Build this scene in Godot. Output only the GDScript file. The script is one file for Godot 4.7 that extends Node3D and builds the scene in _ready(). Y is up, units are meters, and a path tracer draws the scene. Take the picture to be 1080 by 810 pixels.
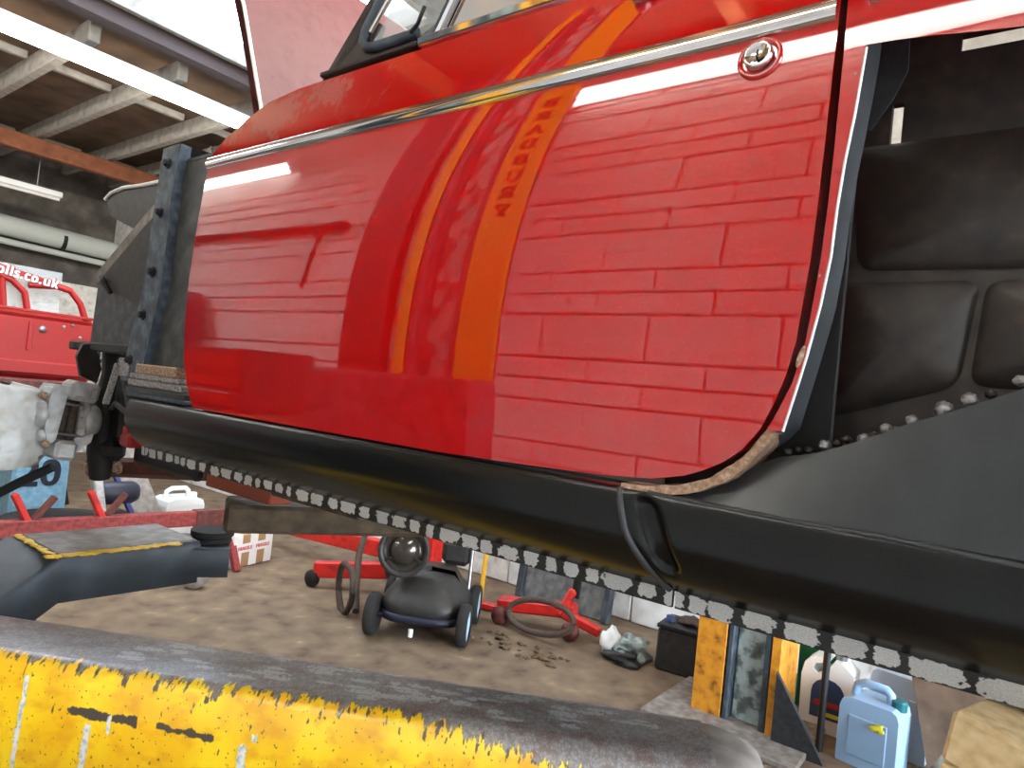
extends Node3D
# A car workshop: a red sports car on a two-post lift, seen from beside its door.

var rng := RandomNumberGenerator.new()
var M := {}
var used_names := {}

func _ready():
	rng.seed = 7
	# ---------- camera ----------
	var cam := Camera3D.new(); cam.name = "camera"; add_child(cam)
	cam.transform = Transform3D(Basis(Vector3(0.7913216, 0.1053888, -0.6022486), Vector3(-0.0693252, 0.9941455, 0.0828782), Vector3(0.6074571, -0.0238324, 0.7939949)), Vector3(0, 1.2, 0.55))
	cam.fov = 58.8164
	cam.near = 0.02
	cam.current = true
	# ---------- sky and exposure ----------
	var env := Environment.new()
	env.background_mode = Environment.BG_SKY
	var sky := Sky.new(); var sm := ProceduralSkyMaterial.new()
	sm.sky_top_color = Color(0.80, 0.86, 0.93); sm.sky_horizon_color = Color(0.93, 0.95, 0.97)
	sm.ground_bottom_color = Color(0.42, 0.41, 0.40); sm.ground_horizon_color = Color(0.62, 0.62, 0.62)
	sm.sky_energy_multiplier = 4.0; sm.ground_energy_multiplier = 2.0
	sky.sky_material = sm; env.sky = sky
	env.tonemap_mode = Environment.TONE_MAPPER_LINEAR
	env.tonemap_exposure = 1.3
	env.sdfgi_enabled = true; env.ssao_enabled = true; env.ssil_enabled = true
	var we := WorldEnvironment.new(); we.name = "world_environment"; we.environment = env; add_child(we)
	make_materials()
	build_room()
	build_lamps()
	build_car()
	build_lift()
	build_far_things()
	build_small_things()
	build_near_side()

# ============================================================ helpers
func begin() -> SurfaceTool:
	var st := SurfaceTool.new(); st.begin(Mesh.PRIMITIVE_TRIANGLES); st.set_smooth_group(-1); return st

func tri(st, a, b, c):           # counter-clockwise seen from outside
	st.add_vertex(a); st.add_vertex(c); st.add_vertex(b)

func quad(st, a, b, c, d):
	tri(st, a, b, c); tri(st, a, c, d)

func triuv(st, a, b, c, ua, ub, uc):
	st.set_uv(ua); st.add_vertex(a); st.set_uv(uc); st.add_vertex(c); st.set_uv(ub); st.add_vertex(b)

func quaduv(st, a, b, c, d, ua, ub, uc, ud):
	triuv(st, a, b, c, ua, ub, uc); triuv(st, a, c, d, ua, uc, ud)

func box(st, at: Vector3, size: Vector3, bevel := 0.0, turn := Basis.IDENTITY):
	# a box with chamfered edges
	var h := size * 0.5
	var b: float = min(bevel, min(h.x, min(h.y, h.z)) * 0.9)
	st.set_smooth_group(-1)
	var ax := [Vector3.RIGHT, Vector3.UP, Vector3.BACK]
	for k in 3:
		var i := (k + 1) % 3; var j := (k + 2) % 3
		for s in [-1.0, 1.0]:
			var n: Vector3 = ax[k] * h[k] * s
			var u: Vector3 = ax[i] * (h[i] - b); var v: Vector3 = ax[j] * (h[j] - b)
			var p := [n - u - v, n + u - v, n + u + v, n - u + v]
			if s < 0: p.reverse()
			quad(st, at + turn * p[0], at + turn * p[1], at + turn * p[2], at + turn * p[3])
	if b <= 0.0: return
	for k in 3:
		var i := (k + 1) % 3; var j := (k + 2) % 3
		for si in [-1.0, 1.0]:
			for sj in [-1.0, 1.0]:
				var e: Vector3 = ax[k] * (h[k] - b)
				var p1: Vector3 = ax[i] * h[i] * si + ax[j] * (h[j] - b) * sj
				var p2: Vector3 = ax[i] * (h[i] - b) * si + ax[j] * h[j] * sj
				var q := [p1 - e, p2 - e, p2 + e, p1 + e]
				if si * sj < 0: q.reverse()
				q.reverse()
				quad(st, at + turn * q[3], at + turn * q[2], at + turn * q[1], at + turn * q[0])
	for sx in [-1.0, 1.0]:
		for sy in [-1.0, 1.0]:
			for sz in [-1.0, 1.0]:
				var a := Vector3(h.x * sx, (h.y - b) * sy, (h.z - b) * sz)
				var c := Vector3((h.x - b) * sx, h.y * sy, (h.z - b) * sz)
				var d := Vector3((h.x - b) * sx, (h.y - b) * sy, h.z * sz)
				if sx * sy * sz > 0: tri(st, at + turn * a, at + turn * c, at + turn * d)
				else: tri(st, at + turn * a, at + turn * d, at + turn * c)

func bar(st, a: Vector3, b: Vector3, w: float, h: float, bevel := 0.0, up := Vector3.UP):
	var d := (b - a).normalized()
	if absf(d.dot(up)) > 0.99: up = Vector3.RIGHT
	var s := d.cross(up).normalized(); var u := s.cross(d)
	box(st, (a + b) * 0.5, Vector3((b - a).length(), h, w), bevel, Basis(d, u, s))

func tube(st, pts: Array, r, n := 10, caps := true, group := 1):
	# pts swept with radius r (a number, or one for each point)
	var rings := []
	var prev := Vector3.ZERO
	for i in pts.size():
		var t: Vector3
		if i == 0: t = pts[1] - pts[0]
		elif i == pts.size() - 1: t = pts[i] - pts[i - 1]
		else: t = (pts[i + 1] - pts[i]).normalized() + (pts[i] - pts[i - 1]).normalized()
		t = t.normalized()
		if prev == Vector3.ZERO: prev = t.cross(Vector3.UP if absf(t.y) < 0.9 else Vector3.RIGHT)
		var u := (prev - t * prev.dot(t)).normalized(); prev = u
		var v := t.cross(u)
		var rr: float = r[i] if r is Array else r
		var ring := []
		for k in n:
			var a := TAU * k / n
			ring.append(pts[i] + (u * cos(a) + v * sin(a)) * rr)
		rings.append(ring)
	st.set_smooth_group(group)
	for i in rings.size() - 1:
		for k in n:
			var k2 := (k + 1) % n
			quad(st, rings[i][k], rings[i][k2], rings[i + 1][k2], rings[i + 1][k])
	if caps:
		st.set_smooth_group(-1)
		for k in range(1, n - 1):
			tri(st, rings[0][0], rings[0][k + 1], rings[0][k])
			tri(st, rings[-1][0], rings[-1][k], rings[-1][k + 1])

func lathe(st, prof: Array, at: Vector3, axis := Vector3.UP, n := 24, sharp := false):
	# prof: [radius, height along axis] from bottom to top, outside
	var u := axis.cross(Vector3.RIGHT if absf(axis.x) < 0.9 else Vector3.UP).normalized()
	var v := axis.cross(u)
	for i in prof.size() - 1:
		st.set_smooth_group(i + 1 if sharp else 1)
		for k in n:
			var a0 := TAU * k / n; var a1 := TAU * (k + 1) / n
			var d0 := u * cos(a0) + v * sin(a0); var d1 := u * cos(a1) + v * sin(a1)
			var p: Vector3 = at + axis * prof[i][1]; var q: Vector3 = at + axis * prof[i + 1][1]
			var a: Vector3 = p + d0 * prof[i][0]; var b: Vector3 = p + d1 * prof[i][0]
			var c: Vector3 = q + d1 * prof[i + 1][0]; var d: Vector3 = q + d0 * prof[i + 1][0]
			if prof[i][0] > 1e-6: tri(st, a, b, c)
			if prof[i + 1][0] > 1e-6: tri(st, a, c, d)
	st.set_smooth_group(-1)

func extrude(st, poly: PackedVector2Array, at: Vector3, ex: Vector3, ey: Vector3, depth: float):
	# outline in the plane (ex, ey), thickened towards -(ex x ey)
	var n := ex.cross(ey).normalized()
	var pp := poly.duplicate()
	if Geometry2D.is_polygon_clockwise(pp): pp.reverse()
	var ids := Geometry2D.triangulate_polygon(pp)
	st.set_smooth_group(-1)
	var f := []; var g := []
	for p in pp:
		f.append(at + ex * p.x + ey * p.y); g.append(at + ex * p.x + ey * p.y - n * depth)
	for i in range(0, ids.size(), 3):
		var a := ids[i]; var b := ids[i + 1]; var c := ids[i + 2]
		if (pp[b] - pp[a]).cross(pp[c] - pp[a]) < 0:
			var t := b; b = c; c = t
		tri(st, f[a], f[b], f[c]); tri(st, g[a], g[c], g[b])
	for i in pp.size():
		var j := (i + 1) % pp.size()
		quad(st, g[i], g[j], f[j], f[i])

func grid(st, nu: int, nv: int, f: Callable, group := 1, uv := true):
	# f(u, v) -> point, u and v from 0 to 1; u to the right, v up, seen from outside
	st.set_smooth_group(group)
	var p := []
	for j in nv + 1:
		var row := []
		for i in nu + 1: row.append(f.call(float(i) / nu, float(j) / nv))
		p.append(row)
	for j in nv:
		for i in nu:
			if uv:
				var u0 := float(i) / nu; var u1 := float(i + 1) / nu; var v0 := 1.0 - float(j) / nv; var v1 := 1.0 - float(j + 1) / nv
				quaduv(st, p[j][i], p[j][i + 1], p[j + 1][i + 1], p[j + 1][i], Vector2(u0, v0), Vector2(u1, v0), Vector2(u1, v1), Vector2(u0, v1))
			else:
				quad(st, p[j][i], p[j][i + 1], p[j + 1][i + 1], p[j + 1][i])

func lut(t: Array, y: float) -> float:
	# t: [[y, value] ...] with y rising
	if y <= t[0][0]: return t[0][1]
	for i in t.size() - 1:
		if y <= t[i + 1][0]:
			return lerpf(t[i][1], t[i + 1][1], (y - t[i][0]) / (t[i + 1][0] - t[i][0]))
	return t[-1][1]

func numbered(n: String) -> String:
	if not used_names.has(n):
		used_names[n] = 0; return n
	used_names[n] += 1
	return "%s_%03d" % [n, used_names[n]]

func thing(called, label, category, at := Vector3.ZERO, group := "", turn := 0.0) -> Node3D:
	var o := Node3D.new(); o.name = numbered(called); add_child(o); o.position = at; o.rotation.y = turn
	o.set_meta("label", label); o.set_meta("category", category)
	if group: o.set_meta("group", group)
	return o

func struct(called: String) -> Node3D:
	var o := Node3D.new(); o.name = called; add_child(o); o.set_meta("kind", "structure"); return o

func mesh_of(st: SurfaceTool) -> ArrayMesh:
	st.generate_normals(); return st.commit()

func part(parent: Node3D, called: String, st, mat: Material, label := "", local := false) -> MeshInstance3D:
	# a part whose shape was given in room coordinates (or in the parent's own if local)
	var o := MeshInstance3D.new(); o.name = called
	o.mesh = st if st is Mesh else mesh_of(st)
	o.material_override = mat
	parent.add_child(o, true)
	if not local: o.global_transform = Transform3D.IDENTITY
	if label: o.set_meta("label", label)
	return o

func solo(called, label, category, st, mat, group := "") -> MeshInstance3D:
	var o := MeshInstance3D.new(); o.name = numbered(called); o.mesh = mesh_of(st); o.material_override = mat; add_child(o)
	o.set_meta("label", label); o.set_meta("category", category)
	if group: o.set_meta("group", group)
	return o

func text_mesh(s: String, size: float, depth: float, serif := false, weight := 700) -> TextMesh:
	var f := SystemFont.new(); f.font_names = PackedStringArray(["Droid Serif" if serif else "Droid Sans"]); f.font_weight = weight
	var t := TextMesh.new(); t.text = s; t.font = f; t.font_size = 64; t.pixel_size = size / 46.0; t.depth = depth
	return t

# ============================================================ materials
func flat(c: Color, rough := 0.6, metal := 0.0, spec := 0.5) -> StandardMaterial3D:
	var m := StandardMaterial3D.new(); m.albedo_color = c; m.roughness = rough; m.metallic = metal; m.metallic_specular = spec; return m

func tex(w: int, h: int, f: Callable) -> ImageTexture:
	var d := PackedByteArray(); d.resize(w * h * 3)
	var k := 0
	for y in h:
		for x in w:
			var c: Color = f.call(x, y)
			d[k] = int(clampf(c.r, 0, 1) * 255); d[k + 1] = int(clampf(c.g, 0, 1) * 255); d[k + 2] = int(clampf(c.b, 0, 1) * 255); k += 3
	var im := Image.create_from_data(w, h, false, Image.FORMAT_RGB8, d); im.generate_mipmaps()
	return ImageTexture.create_from_image(im)

func noise(sd: int, freq: float, oct := 4) -> FastNoiseLite:
	var n := FastNoiseLite.new(); n.seed = sd; n.frequency = freq; n.fractal_octaves = oct; n.noise_type = FastNoiseLite.TYPE_SIMPLEX_SMOOTH; return n

func mottled(stops: Array, sd: int, freq: float, metres: float, rough := 0.8, metal := 0.0, bump := 0.0, size := 256) -> StandardMaterial3D:
	# stops: [[level 0..1, Color] ...]; a seamless noise picks among them; one repeat covers so many metres
	var im: Image = noise(sd, freq, 5).get_seamless_image(size, size)
	var g := Gradient.new(); var go := PackedFloat32Array(); var gc := PackedColorArray()
	for s in stops:
		go.append(s[0]); gc.append(s[1])
	g.offsets = go; g.colors = gc
	var m := StandardMaterial3D.new()
	m.albedo_texture = tex(size, size, func(x, y): return g.sample(im.get_pixel(x, y).r))
	m.uv1_triplanar = true; m.uv1_scale = Vector3.ONE / metres
	m.roughness = rough; m.metallic = metal
	if bump > 0:
		m.heightmap_enabled = true; m.heightmap_texture = ImageTexture.create_from_image(im); m.heightmap_scale = bump
	return m

func make_materials():
	M.white_paint = mottled([[0.0, Color(0.70, 0.69, 0.66)], [0.3, Color(0.83, 0.83, 0.81)], [0.6, Color(0.88, 0.88, 0.87)], [1.0, Color(0.92, 0.92, 0.91)]], 3, 0.02, 0.9, 0.75)
	M.white_paint2 = mottled([[0.0, Color(0.62, 0.60, 0.56)], [0.3, Color(0.80, 0.79, 0.77)], [1.0, Color(0.90, 0.90, 0.88)]], 5, 0.025, 0.7, 0.75)
	M.mortar = flat(Color(0.50, 0.49, 0.47), 0.9)
	M.concrete = mottled([[0.0, Color(0.27, 0.215, 0.17)], [0.25, Color(0.39, 0.32, 0.25)], [0.55, Color(0.44, 0.37, 0.29)], [0.8, Color(0.48, 0.405, 0.32)], [1.0, Color(0.60, 0.52, 0.42)]], 11, 0.022, 2.1, 0.85, 0.0, 0.0, 512)
	M.stone = mottled([[0.0, Color(0.24, 0.22, 0.205)], [0.5, Color(0.33, 0.31, 0.29)], [1.0, Color(0.43, 0.41, 0.385)]], 21, 0.02, 1.6, 0.9)
	M.ceiling = mottled([[0.0, Color(0.30, 0.24, 0.19)], [0.5, Color(0.40, 0.32, 0.25)], [1.0, Color(0.48, 0.38, 0.29)]], 23, 0.015, 1.8, 0.9)
	M.wood_brown = mottled([[0.0, Color(0.40, 0.26, 0.15)], [0.5, Color(0.52, 0.35, 0.21)], [1.0, Color(0.62, 0.44, 0.28)]], 24, 0.015, 1.0, 0.8)
	M.joist = mottled([[0.0, Color(0.46, 0.44, 0.41)], [0.5, Color(0.54, 0.52, 0.49)], [1.0, Color(0.60, 0.58, 0.55)]], 25, 0.02, 0.6, 0.85)
	M.dark_beam = flat(Color(0.20, 0.145, 0.14), 0.7)
	M.orange_beam = mottled([[0.0, Color(0.38, 0.21, 0.12)], [1.0, Color(0.54, 0.32, 0.19)]], 26, 0.02, 0.8, 0.8)
	M.pipe = flat(Color(0.70, 0.72, 0.70), 0.5)
	M.lamp_body = flat(Color(0.85, 0.86, 0.86), 0.4)
	M.red = flat(Color(0.70, 0.035, 0.03), 0.03, 0.0, 0.5)
	M.red.clearcoat_enabled = true; M.red.clearcoat = 1.0; M.red.clearcoat_roughness = 0.02
	M.red_dusty = mottled([[0.0, Color(0.30, 0.07, 0.075)], [0.25, Color(0.35, 0.155, 0.16)], [0.75, Color(0.38, 0.195, 0.20)], [1.0, Color(0.32, 0.085, 0.085)]], 31, 0.02, 0.22, 0.6)
	M.black_primer = mottled([[0.0, Color(0.030, 0.030, 0.031)], [0.5, Color(0.045, 0.046, 0.048)], [1.0, Color(0.07, 0.071, 0.073)]], 33, 0.02, 0.3, 0.26, 0.0)
	M.black_primer.metallic_specular = 0.38
	M.black_soft = mottled([[0.0, Color(0.10, 0.11, 0.115)], [0.5, Color(0.15, 0.16, 0.17)], [1.0, Color(0.20, 0.21, 0.22)]], 34, 0.02, 0.25, 0.5)
	M.panel_primer = mottled([[0.0, Color(0.10, 0.113, 0.122)], [0.5, Color(0.13, 0.147, 0.158)], [1.0, Color(0.165, 0.183, 0.195)]], 32, 0.02, 0.3, 0.38)
	M.under = flat(Color(0.06, 0.055, 0.05), 0.8)
	M.rusty_dark = mottled([[0.0, Color(0.09, 0.075, 0.065)], [0.5, Color(0.15, 0.125, 0.105)], [0.8, Color(0.20, 0.16, 0.13)], [1.0, Color(0.29, 0.20, 0.14)]], 35, 0.02, 0.16, 0.55)
	M.bulkhead = mottled([[0.0, Color(0.17, 0.18, 0.185)], [0.5, Color(0.24, 0.25, 0.255)], [0.85, Color(0.32, 0.33, 0.34)], [1.0, Color(0.40, 0.33, 0.26)]], 36, 0.02, 0.2, 0.6)
	M.flange_blue = mottled([[0.0, Color(0.16, 0.19, 0.22)], [0.5, Color(0.27, 0.32, 0.37)], [1.0, Color(0.42, 0.47, 0.52)]], 37, 0.02, 0.16, 0.55)
	M.bare = mottled([[0.0, Color(0.30, 0.30, 0.30)], [0.5, Color(0.58, 0.58, 0.58)], [1.0, Color(0.80, 0.80, 0.80)]], 38, 0.03, 0.05, 0.4, 0.4)
	M.bronze = mottled([[0.0, Color(0.42, 0.32, 0.24)], [0.5, Color(0.62, 0.50, 0.40)], [1.0, Color(0.82, 0.76, 0.70)]], 39, 0.03, 0.05, 0.4, 0.3)
	M.chrome = flat(Color(0.86, 0.86, 0.87), 0.07, 1.0)
	M.steel = flat(Color(0.55, 0.56, 0.57), 0.35, 0.9)
	M.seal = flat(Color(0.05, 0.05, 0.05), 0.6)
	M.alloy = mottled([[0.0, Color(0.62, 0.63, 0.63)], [0.5, Color(0.74, 0.75, 0.75)], [1.0, Color(0.82, 0.83, 0.83)]], 41, 0.012, 0.12, 0.42, 0.45)
	M.pad = mottled([[0.0, Color(0.20, 0.17, 0.15)], [1.0, Color(0.36, 0.32, 0.29)]], 42, 0.02, 0.06, 0.7)
	M.black_iron = flat(Color(0.045, 0.042, 0.04), 0.6)
	M.oxide = mottled([[0.0, Color(0.24, 0.10, 0.08)], [0.6, Color(0.36, 0.15, 0.12)], [1.0, Color(0.46, 0.24, 0.19)]], 43, 0.02, 0.3, 0.6)
	M.cloth = mottled([[0.0, Color(0.70, 0.68, 0.62)], [0.4, Color(0.84, 0.85, 0.84)], [1.0, Color(0.90, 0.92, 0.92)]], 44, 0.02, 0.3, 0.9)
	M.glass = flat(Color(0.80, 0.84, 0.85, 0.28), 0.02); M.glass.transparency = BaseMaterial3D.TRANSPARENCY_ALPHA
	M.dusty_glass = flat(Color(0.78, 0.78, 0.77, 0.55), 0.08); M.dusty_glass.transparency = BaseMaterial3D.TRANSPARENCY_ALPHA
	M.blue_arm = mottled([[0.0, Color(0.13, 0.15, 0.17)], [0.45, Color(0.21, 0.24, 0.27)], [0.75, Color(0.29, 0.32, 0.34)], [0.93, Color(0.33, 0.37, 0.40)], [1.0, Color(0.16, 0.30, 0.48)]], 51, 0.012, 0.5, 0.55)
	M.grey_worn = mottled([[0.0, Color(0.36, 0.32, 0.29)], [0.5, Color(0.48, 0.45, 0.42)], [1.0, Color(0.60, 0.57, 0.54)]], 52, 0.02, 0.3, 0.5)
	M.yellow_chip = mottled([[0.0, Color(0.75, 0.55, 0.05)], [0.5, Color(0.93, 0.74, 0.08)], [1.0, Color(0.97, 0.85, 0.20)]], 53, 0.05, 0.05, 0.5)
	M.post_yellow = mottled([[0.0, Color(0.36, 0.24, 0.10)], [0.25, Color(0.70, 0.45, 0.10)], [0.5, Color(0.78, 0.52, 0.12)], [1.0, Color(0.84, 0.60, 0.18)]], 54, 0.02, 0.3, 0.5)
	M.near_yellow = mottled([[0.0, Color(0.74, 0.46, 0.08)], [0.2, Color(0.97, 0.68, 0.10)], [1.0, Color(0.99, 0.76, 0.14)]], 67, 0.03, 0.25, 0.5)
	M.post_blue = mottled([[0.0, Color(0.13, 0.17, 0.20)], [0.6, Color(0.24, 0.29, 0.33)], [1.0, Color(0.36, 0.42, 0.46)]], 55, 0.02, 0.4, 0.5)
	M.post_grey = mottled([[0.0, Color(0.20, 0.22, 0.22)], [0.45, Color(0.38, 0.42, 0.41)], [0.6, Color(0.60, 0.66, 0.65)], [1.0, Color(0.70, 0.76, 0.75)]], 56, 0.015, 0.35, 0.5)
	M.dark_steel = flat(Color(0.10, 0.11, 0.13), 0.5)
	M.letter_red = flat(Color(0.30, 0.03, 0.03), 0.6)
	M.timber_old = mottled([[0.0, Color(0.20, 0.16, 0.12)], [0.5, Color(0.32, 0.27, 0.21)], [0.9, Color(0.42, 0.36, 0.28)], [1.0, Color(0.66, 0.54, 0.36)]], 57, 0.02, 0.3, 0.85)
	M.plywood = mottled([[0.0, Color(0.24, 0.19, 0.15)], [0.45, Color(0.38, 0.31, 0.25)], [0.8, Color(0.46, 0.38, 0.31)], [1.0, Color(0.60, 0.55, 0.49)]], 66, 0.012, 0.6, 0.85)
	M.timber_new = mottled([[0.0, Color(0.70, 0.58, 0.40)], [0.5, Color(0.82, 0.72, 0.54)], [1.0, Color(0.90, 0.82, 0.67)]], 58, 0.03, 0.12, 0.75)
	M.race_red = flat(Color(0.56, 0.05, 0.045), 0.4)
	M.workshop_red = mottled([[0.0, Color(0.48, 0.07, 0.05)], [0.4, Color(0.74, 0.10, 0.07)], [1.0, Color(0.82, 0.15, 0.10)]], 59, 0.02, 0.4, 0.5)
	M.faded_red = mottled([[0.0, Color(0.34, 0.12, 0.11)], [0.5, Color(0.52, 0.17, 0.16)], [0.93, Color(0.60, 0.24, 0.22)], [1.0, Color(0.78, 0.62, 0.58)]], 60, 0.03, 0.25, 0.6)
	M.rubber = flat(Color(0.085, 0.08, 0.075), 0.85)
	M.plastic_black = mottled([[0.0, Color(0.10, 0.10, 0.10)], [0.6, Color(0.15, 0.145, 0.14)], [1.0, Color(0.27, 0.24, 0.20)]], 61, 0.02, 0.3, 0.5)
	M.wheel_blue = flat(Color(0.60, 0.72, 0.80), 0.5)
	M.white_plastic = flat(Color(0.86, 0.87, 0.86), 0.4)
	M.blue_plastic = flat(Color(0.57, 0.70, 0.82), 0.35)
	M.pale_plastic = flat(Color(0.72, 0.80, 0.86), 0.35)
	M.cyan_box = mottled([[0.0, Color(0.40, 0.58, 0.68)], [1.0, Color(0.56, 0.73, 0.82)]], 62, 0.02, 0.3, 0.5)
	M.navy = flat(Color(0.07, 0.09, 0.16), 0.5)
	M.blue_edge = flat(Color(0.13, 0.18, 0.40), 0.5)
	M.green = flat(Color(0.06, 0.32, 0.14), 0.5)
	M.teal = flat(Color(0.05, 0.36, 0.38), 0.4)
	M.label_blue = flat(Color(0.16, 0.25, 0.42), 0.5)
	M.label_red = flat(Color(0.62, 0.10, 0.09), 0.5)
	M.label_yellow = flat(Color(0.82, 0.80, 0.20), 0.5)
	M.cardboard = flat(Color(0.62, 0.48, 0.34), 0.85)
	M.tape_white = flat(Color(0.86, 0.85, 0.84), 0.5)
	M.tape_print = flat(Color(0.75, 0.14, 0.16), 0.6)
	M.yellow_pole = flat(Color(0.84, 0.64, 0.10), 0.5)
	M.grey_metal = mottled([[0.0, Color(0.24, 0.25, 0.25)], [0.5, Color(0.38, 0.39, 0.39)], [1.0, Color(0.50, 0.51, 0.50)]], 63, 0.02, 0.4, 0.6)
	M.debris = mottled([[0.0, Color(0.16, 0.12, 0.09)], [0.5, Color(0.34, 0.27, 0.19)], [1.0, Color(0.60, 0.50, 0.33)]], 64, 0.04, 0.08, 0.9)
	M.hose = mottled([[0.0, Color(0.18, 0.14, 0.12)], [1.0, Color(0.36, 0.29, 0.24)]], 65, 0.03, 0.1, 0.8)
	M.letter_white = flat(Color(0.92, 0.92, 0.92), 0.5)
	M.orange_primer = flat(Color(0.56, 0.24, 0.12), 0.6)

func glow(c: Color, e: float) -> StandardMaterial3D:
	var m := flat(Color(0.95, 0.95, 0.95), 0.5); m.emission_enabled = true; m.emission = c; m.emission_energy_multiplier = e; return m

# ============================================================ room
const NEAR_WALL := 1.6
const FAR_WALL := -3.1
const LAMP_LIGHT := 8.0
const LAMP_GLOW := 8.0

func build_room():
	var fl := struct("floor")
	var st := begin(); box(st, Vector3(-2.0, -0.1, -0.75), Vector3(15.6, 0.2, 5.1)); part(fl, "slab", st, M.concrete)
	# wall behind the camera: painted blockwork, one deep course and two shallow ones in turn
	var wn := struct("wall_near")
	st = begin(); box(st, Vector3(-2.9, 1.8, NEAR_WALL + 0.12), Vector3(13.2, 3.6, 0.2)); part(wn, "backing", st, M.mortar)
	blockwork(wn, NEAR_WALL, -1.0, -9.4, 3.7, -5.3, 0.45, 3.55, [0.205, 0.10, 0.10], 0.068)
	var wf := struct("wall_far")
	st = begin(); box(st, Vector3(-2.9, 1.8, FAR_WALL - 0.12), Vector3(13.2, 3.6, 0.2)); part(wf, "backing", st, M.mortar)
	blockwork(wf, FAR_WALL, 1.0, -9.4, 3.7, -4.4, 0.9, 1.15, [0.215], 0.0)
	st = begin(); box(st, Vector3(-2.9, 2.37, FAR_WALL - 0.02), Vector3(13.2, 2.4, 0.05)); part(wf, "render_coat", st, M.white_paint2)
	# end wall beyond the front of the car
	var wl := struct("wall_left")
	st = begin(); box(st, Vector3(-9.4, 1.8, -0.75), Vector3(0.2, 3.6, 5.1)); part(wl, "masonry", st, M.stone)
	st = begin(); box(st, Vector3(-9.28, 1.02, -0.75), Vector3(0.04, 2.04, 4.6), 0.005); part(wl, "painted_band", st, M.white_paint2)
	# wall with the open vehicle doorway, behind and to the right of the camera
	var wr := struct("wall_right")
	st = begin(); box(st, Vector3(3.7, 1.8, 1.3), Vector3(0.2, 3.6, 0.9)); part(wr, "pier", st, M.white_paint)
	st = begin(); box(st, Vector3(3.7, 1.8, -2.95), Vector3(0.2, 3.6, 0.5)); part(wr, "pier", st, M.white_paint)
	st = begin(); box(st, Vector3(3.7, 3.25, -0.9), Vector3(0.2, 0.7, 3.6)); part(wr, "lintel", st, M.white_paint)
	# ceiling boards round the rooflight opening
	var ce := struct("ceiling")
	for b in [[-9.5, -4.95, -3.3, 1.8], [-3.1, 3.8, -3.3, 1.8], [-4.95, -3.1, -3.3, -2.35], [-4.95, -3.1, -0.35, 1.8]]:
		st = begin(); box(st, Vector3((b[0] + b[1]) / 2, 3.6, (b[2] + b[3]) / 2), Vector3(b[1] - b[0], 0.1, b[3] - b[2])); part(ce, "board", st, M.ceiling)
	var w := struct("window_1")
	st = begin()
	for x in [-4.93, -3.12]: box(st, Vector3(x, 3.58, -1.35), Vector3(0.05, 0.16, 2.05), 0.004)
	for z in [-2.33, -0.37]: box(st, Vector3(-4.02, 3.58, z), Vector3(1.86, 0.16, 0.05), 0.004)
	part(w, "window_frame", st, M.joist)
	for k in 2:
		st = begin(); box(st, Vector3(-4.02, 3.63, -0.86 - k * 0.98), Vector3(1.8, 0.008, 0.95)); part(w, "pane", st, M.glass)
	st = begin(); box(st, Vector3(-4.02, 3.62, -1.35), Vector3(1.8, 0.04, 0.03), 0.003); part(w, "glazing_bar", st, M.joist)
	# joists and beams under the boards
	var k2 := 0
	for z in [1.2, 0.6, 0.0, -0.6, -1.2, -1.8, -2.45, -2.95]:
		k2 += 1
		var j := struct("trim_%d" % k2)
		st = begin(); box(st, Vector3(-7.2, 3.37, z), Vector3(4.1, 0.15, 0.075), 0.008); part(j, "joist", st, M.joist)
	for x in [-6.3, -8.6]:
		k2 += 1
		var j := struct("trim_%d" % k2)
		for z in [0.3, -0.3, -0.9, -1.5, -2.12, -2.7]:
			st = begin(); box(st, Vector3(x, 3.44, z), Vector3(0.05, 0.06, 0.5), 0.005); part(j, "nogging", st, M.joist)
	k2 += 1
	var db := struct("trim_%d" % k2)
	st = begin(); box(st, Vector3(-5.03, 3.47, -0.75), Vector3(0.12, 0.16, 4.6), 0.01); part(db, "beam", st, M.dark_beam)
	k2 += 1
	var ob := struct("trim_%d" % k2)
	st = begin(); box(st, Vector3(-7.95, 3.19, -0.75), Vector3(0.10, 0.16, 4.6), 0.008); part(ob, "beam", st, M.orange_beam)
	for x in [-2.6, -1.0, 0.6, 2.2]:
		k2 += 1
		var j := struct("trim_%d" % k2)
		st = begin(); box(st, Vector3(x, 3.44, -0.75), Vector3(0.08, 0.2, 4.6), 0.008); part(j, "joist", st, M.wood_brown)

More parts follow.
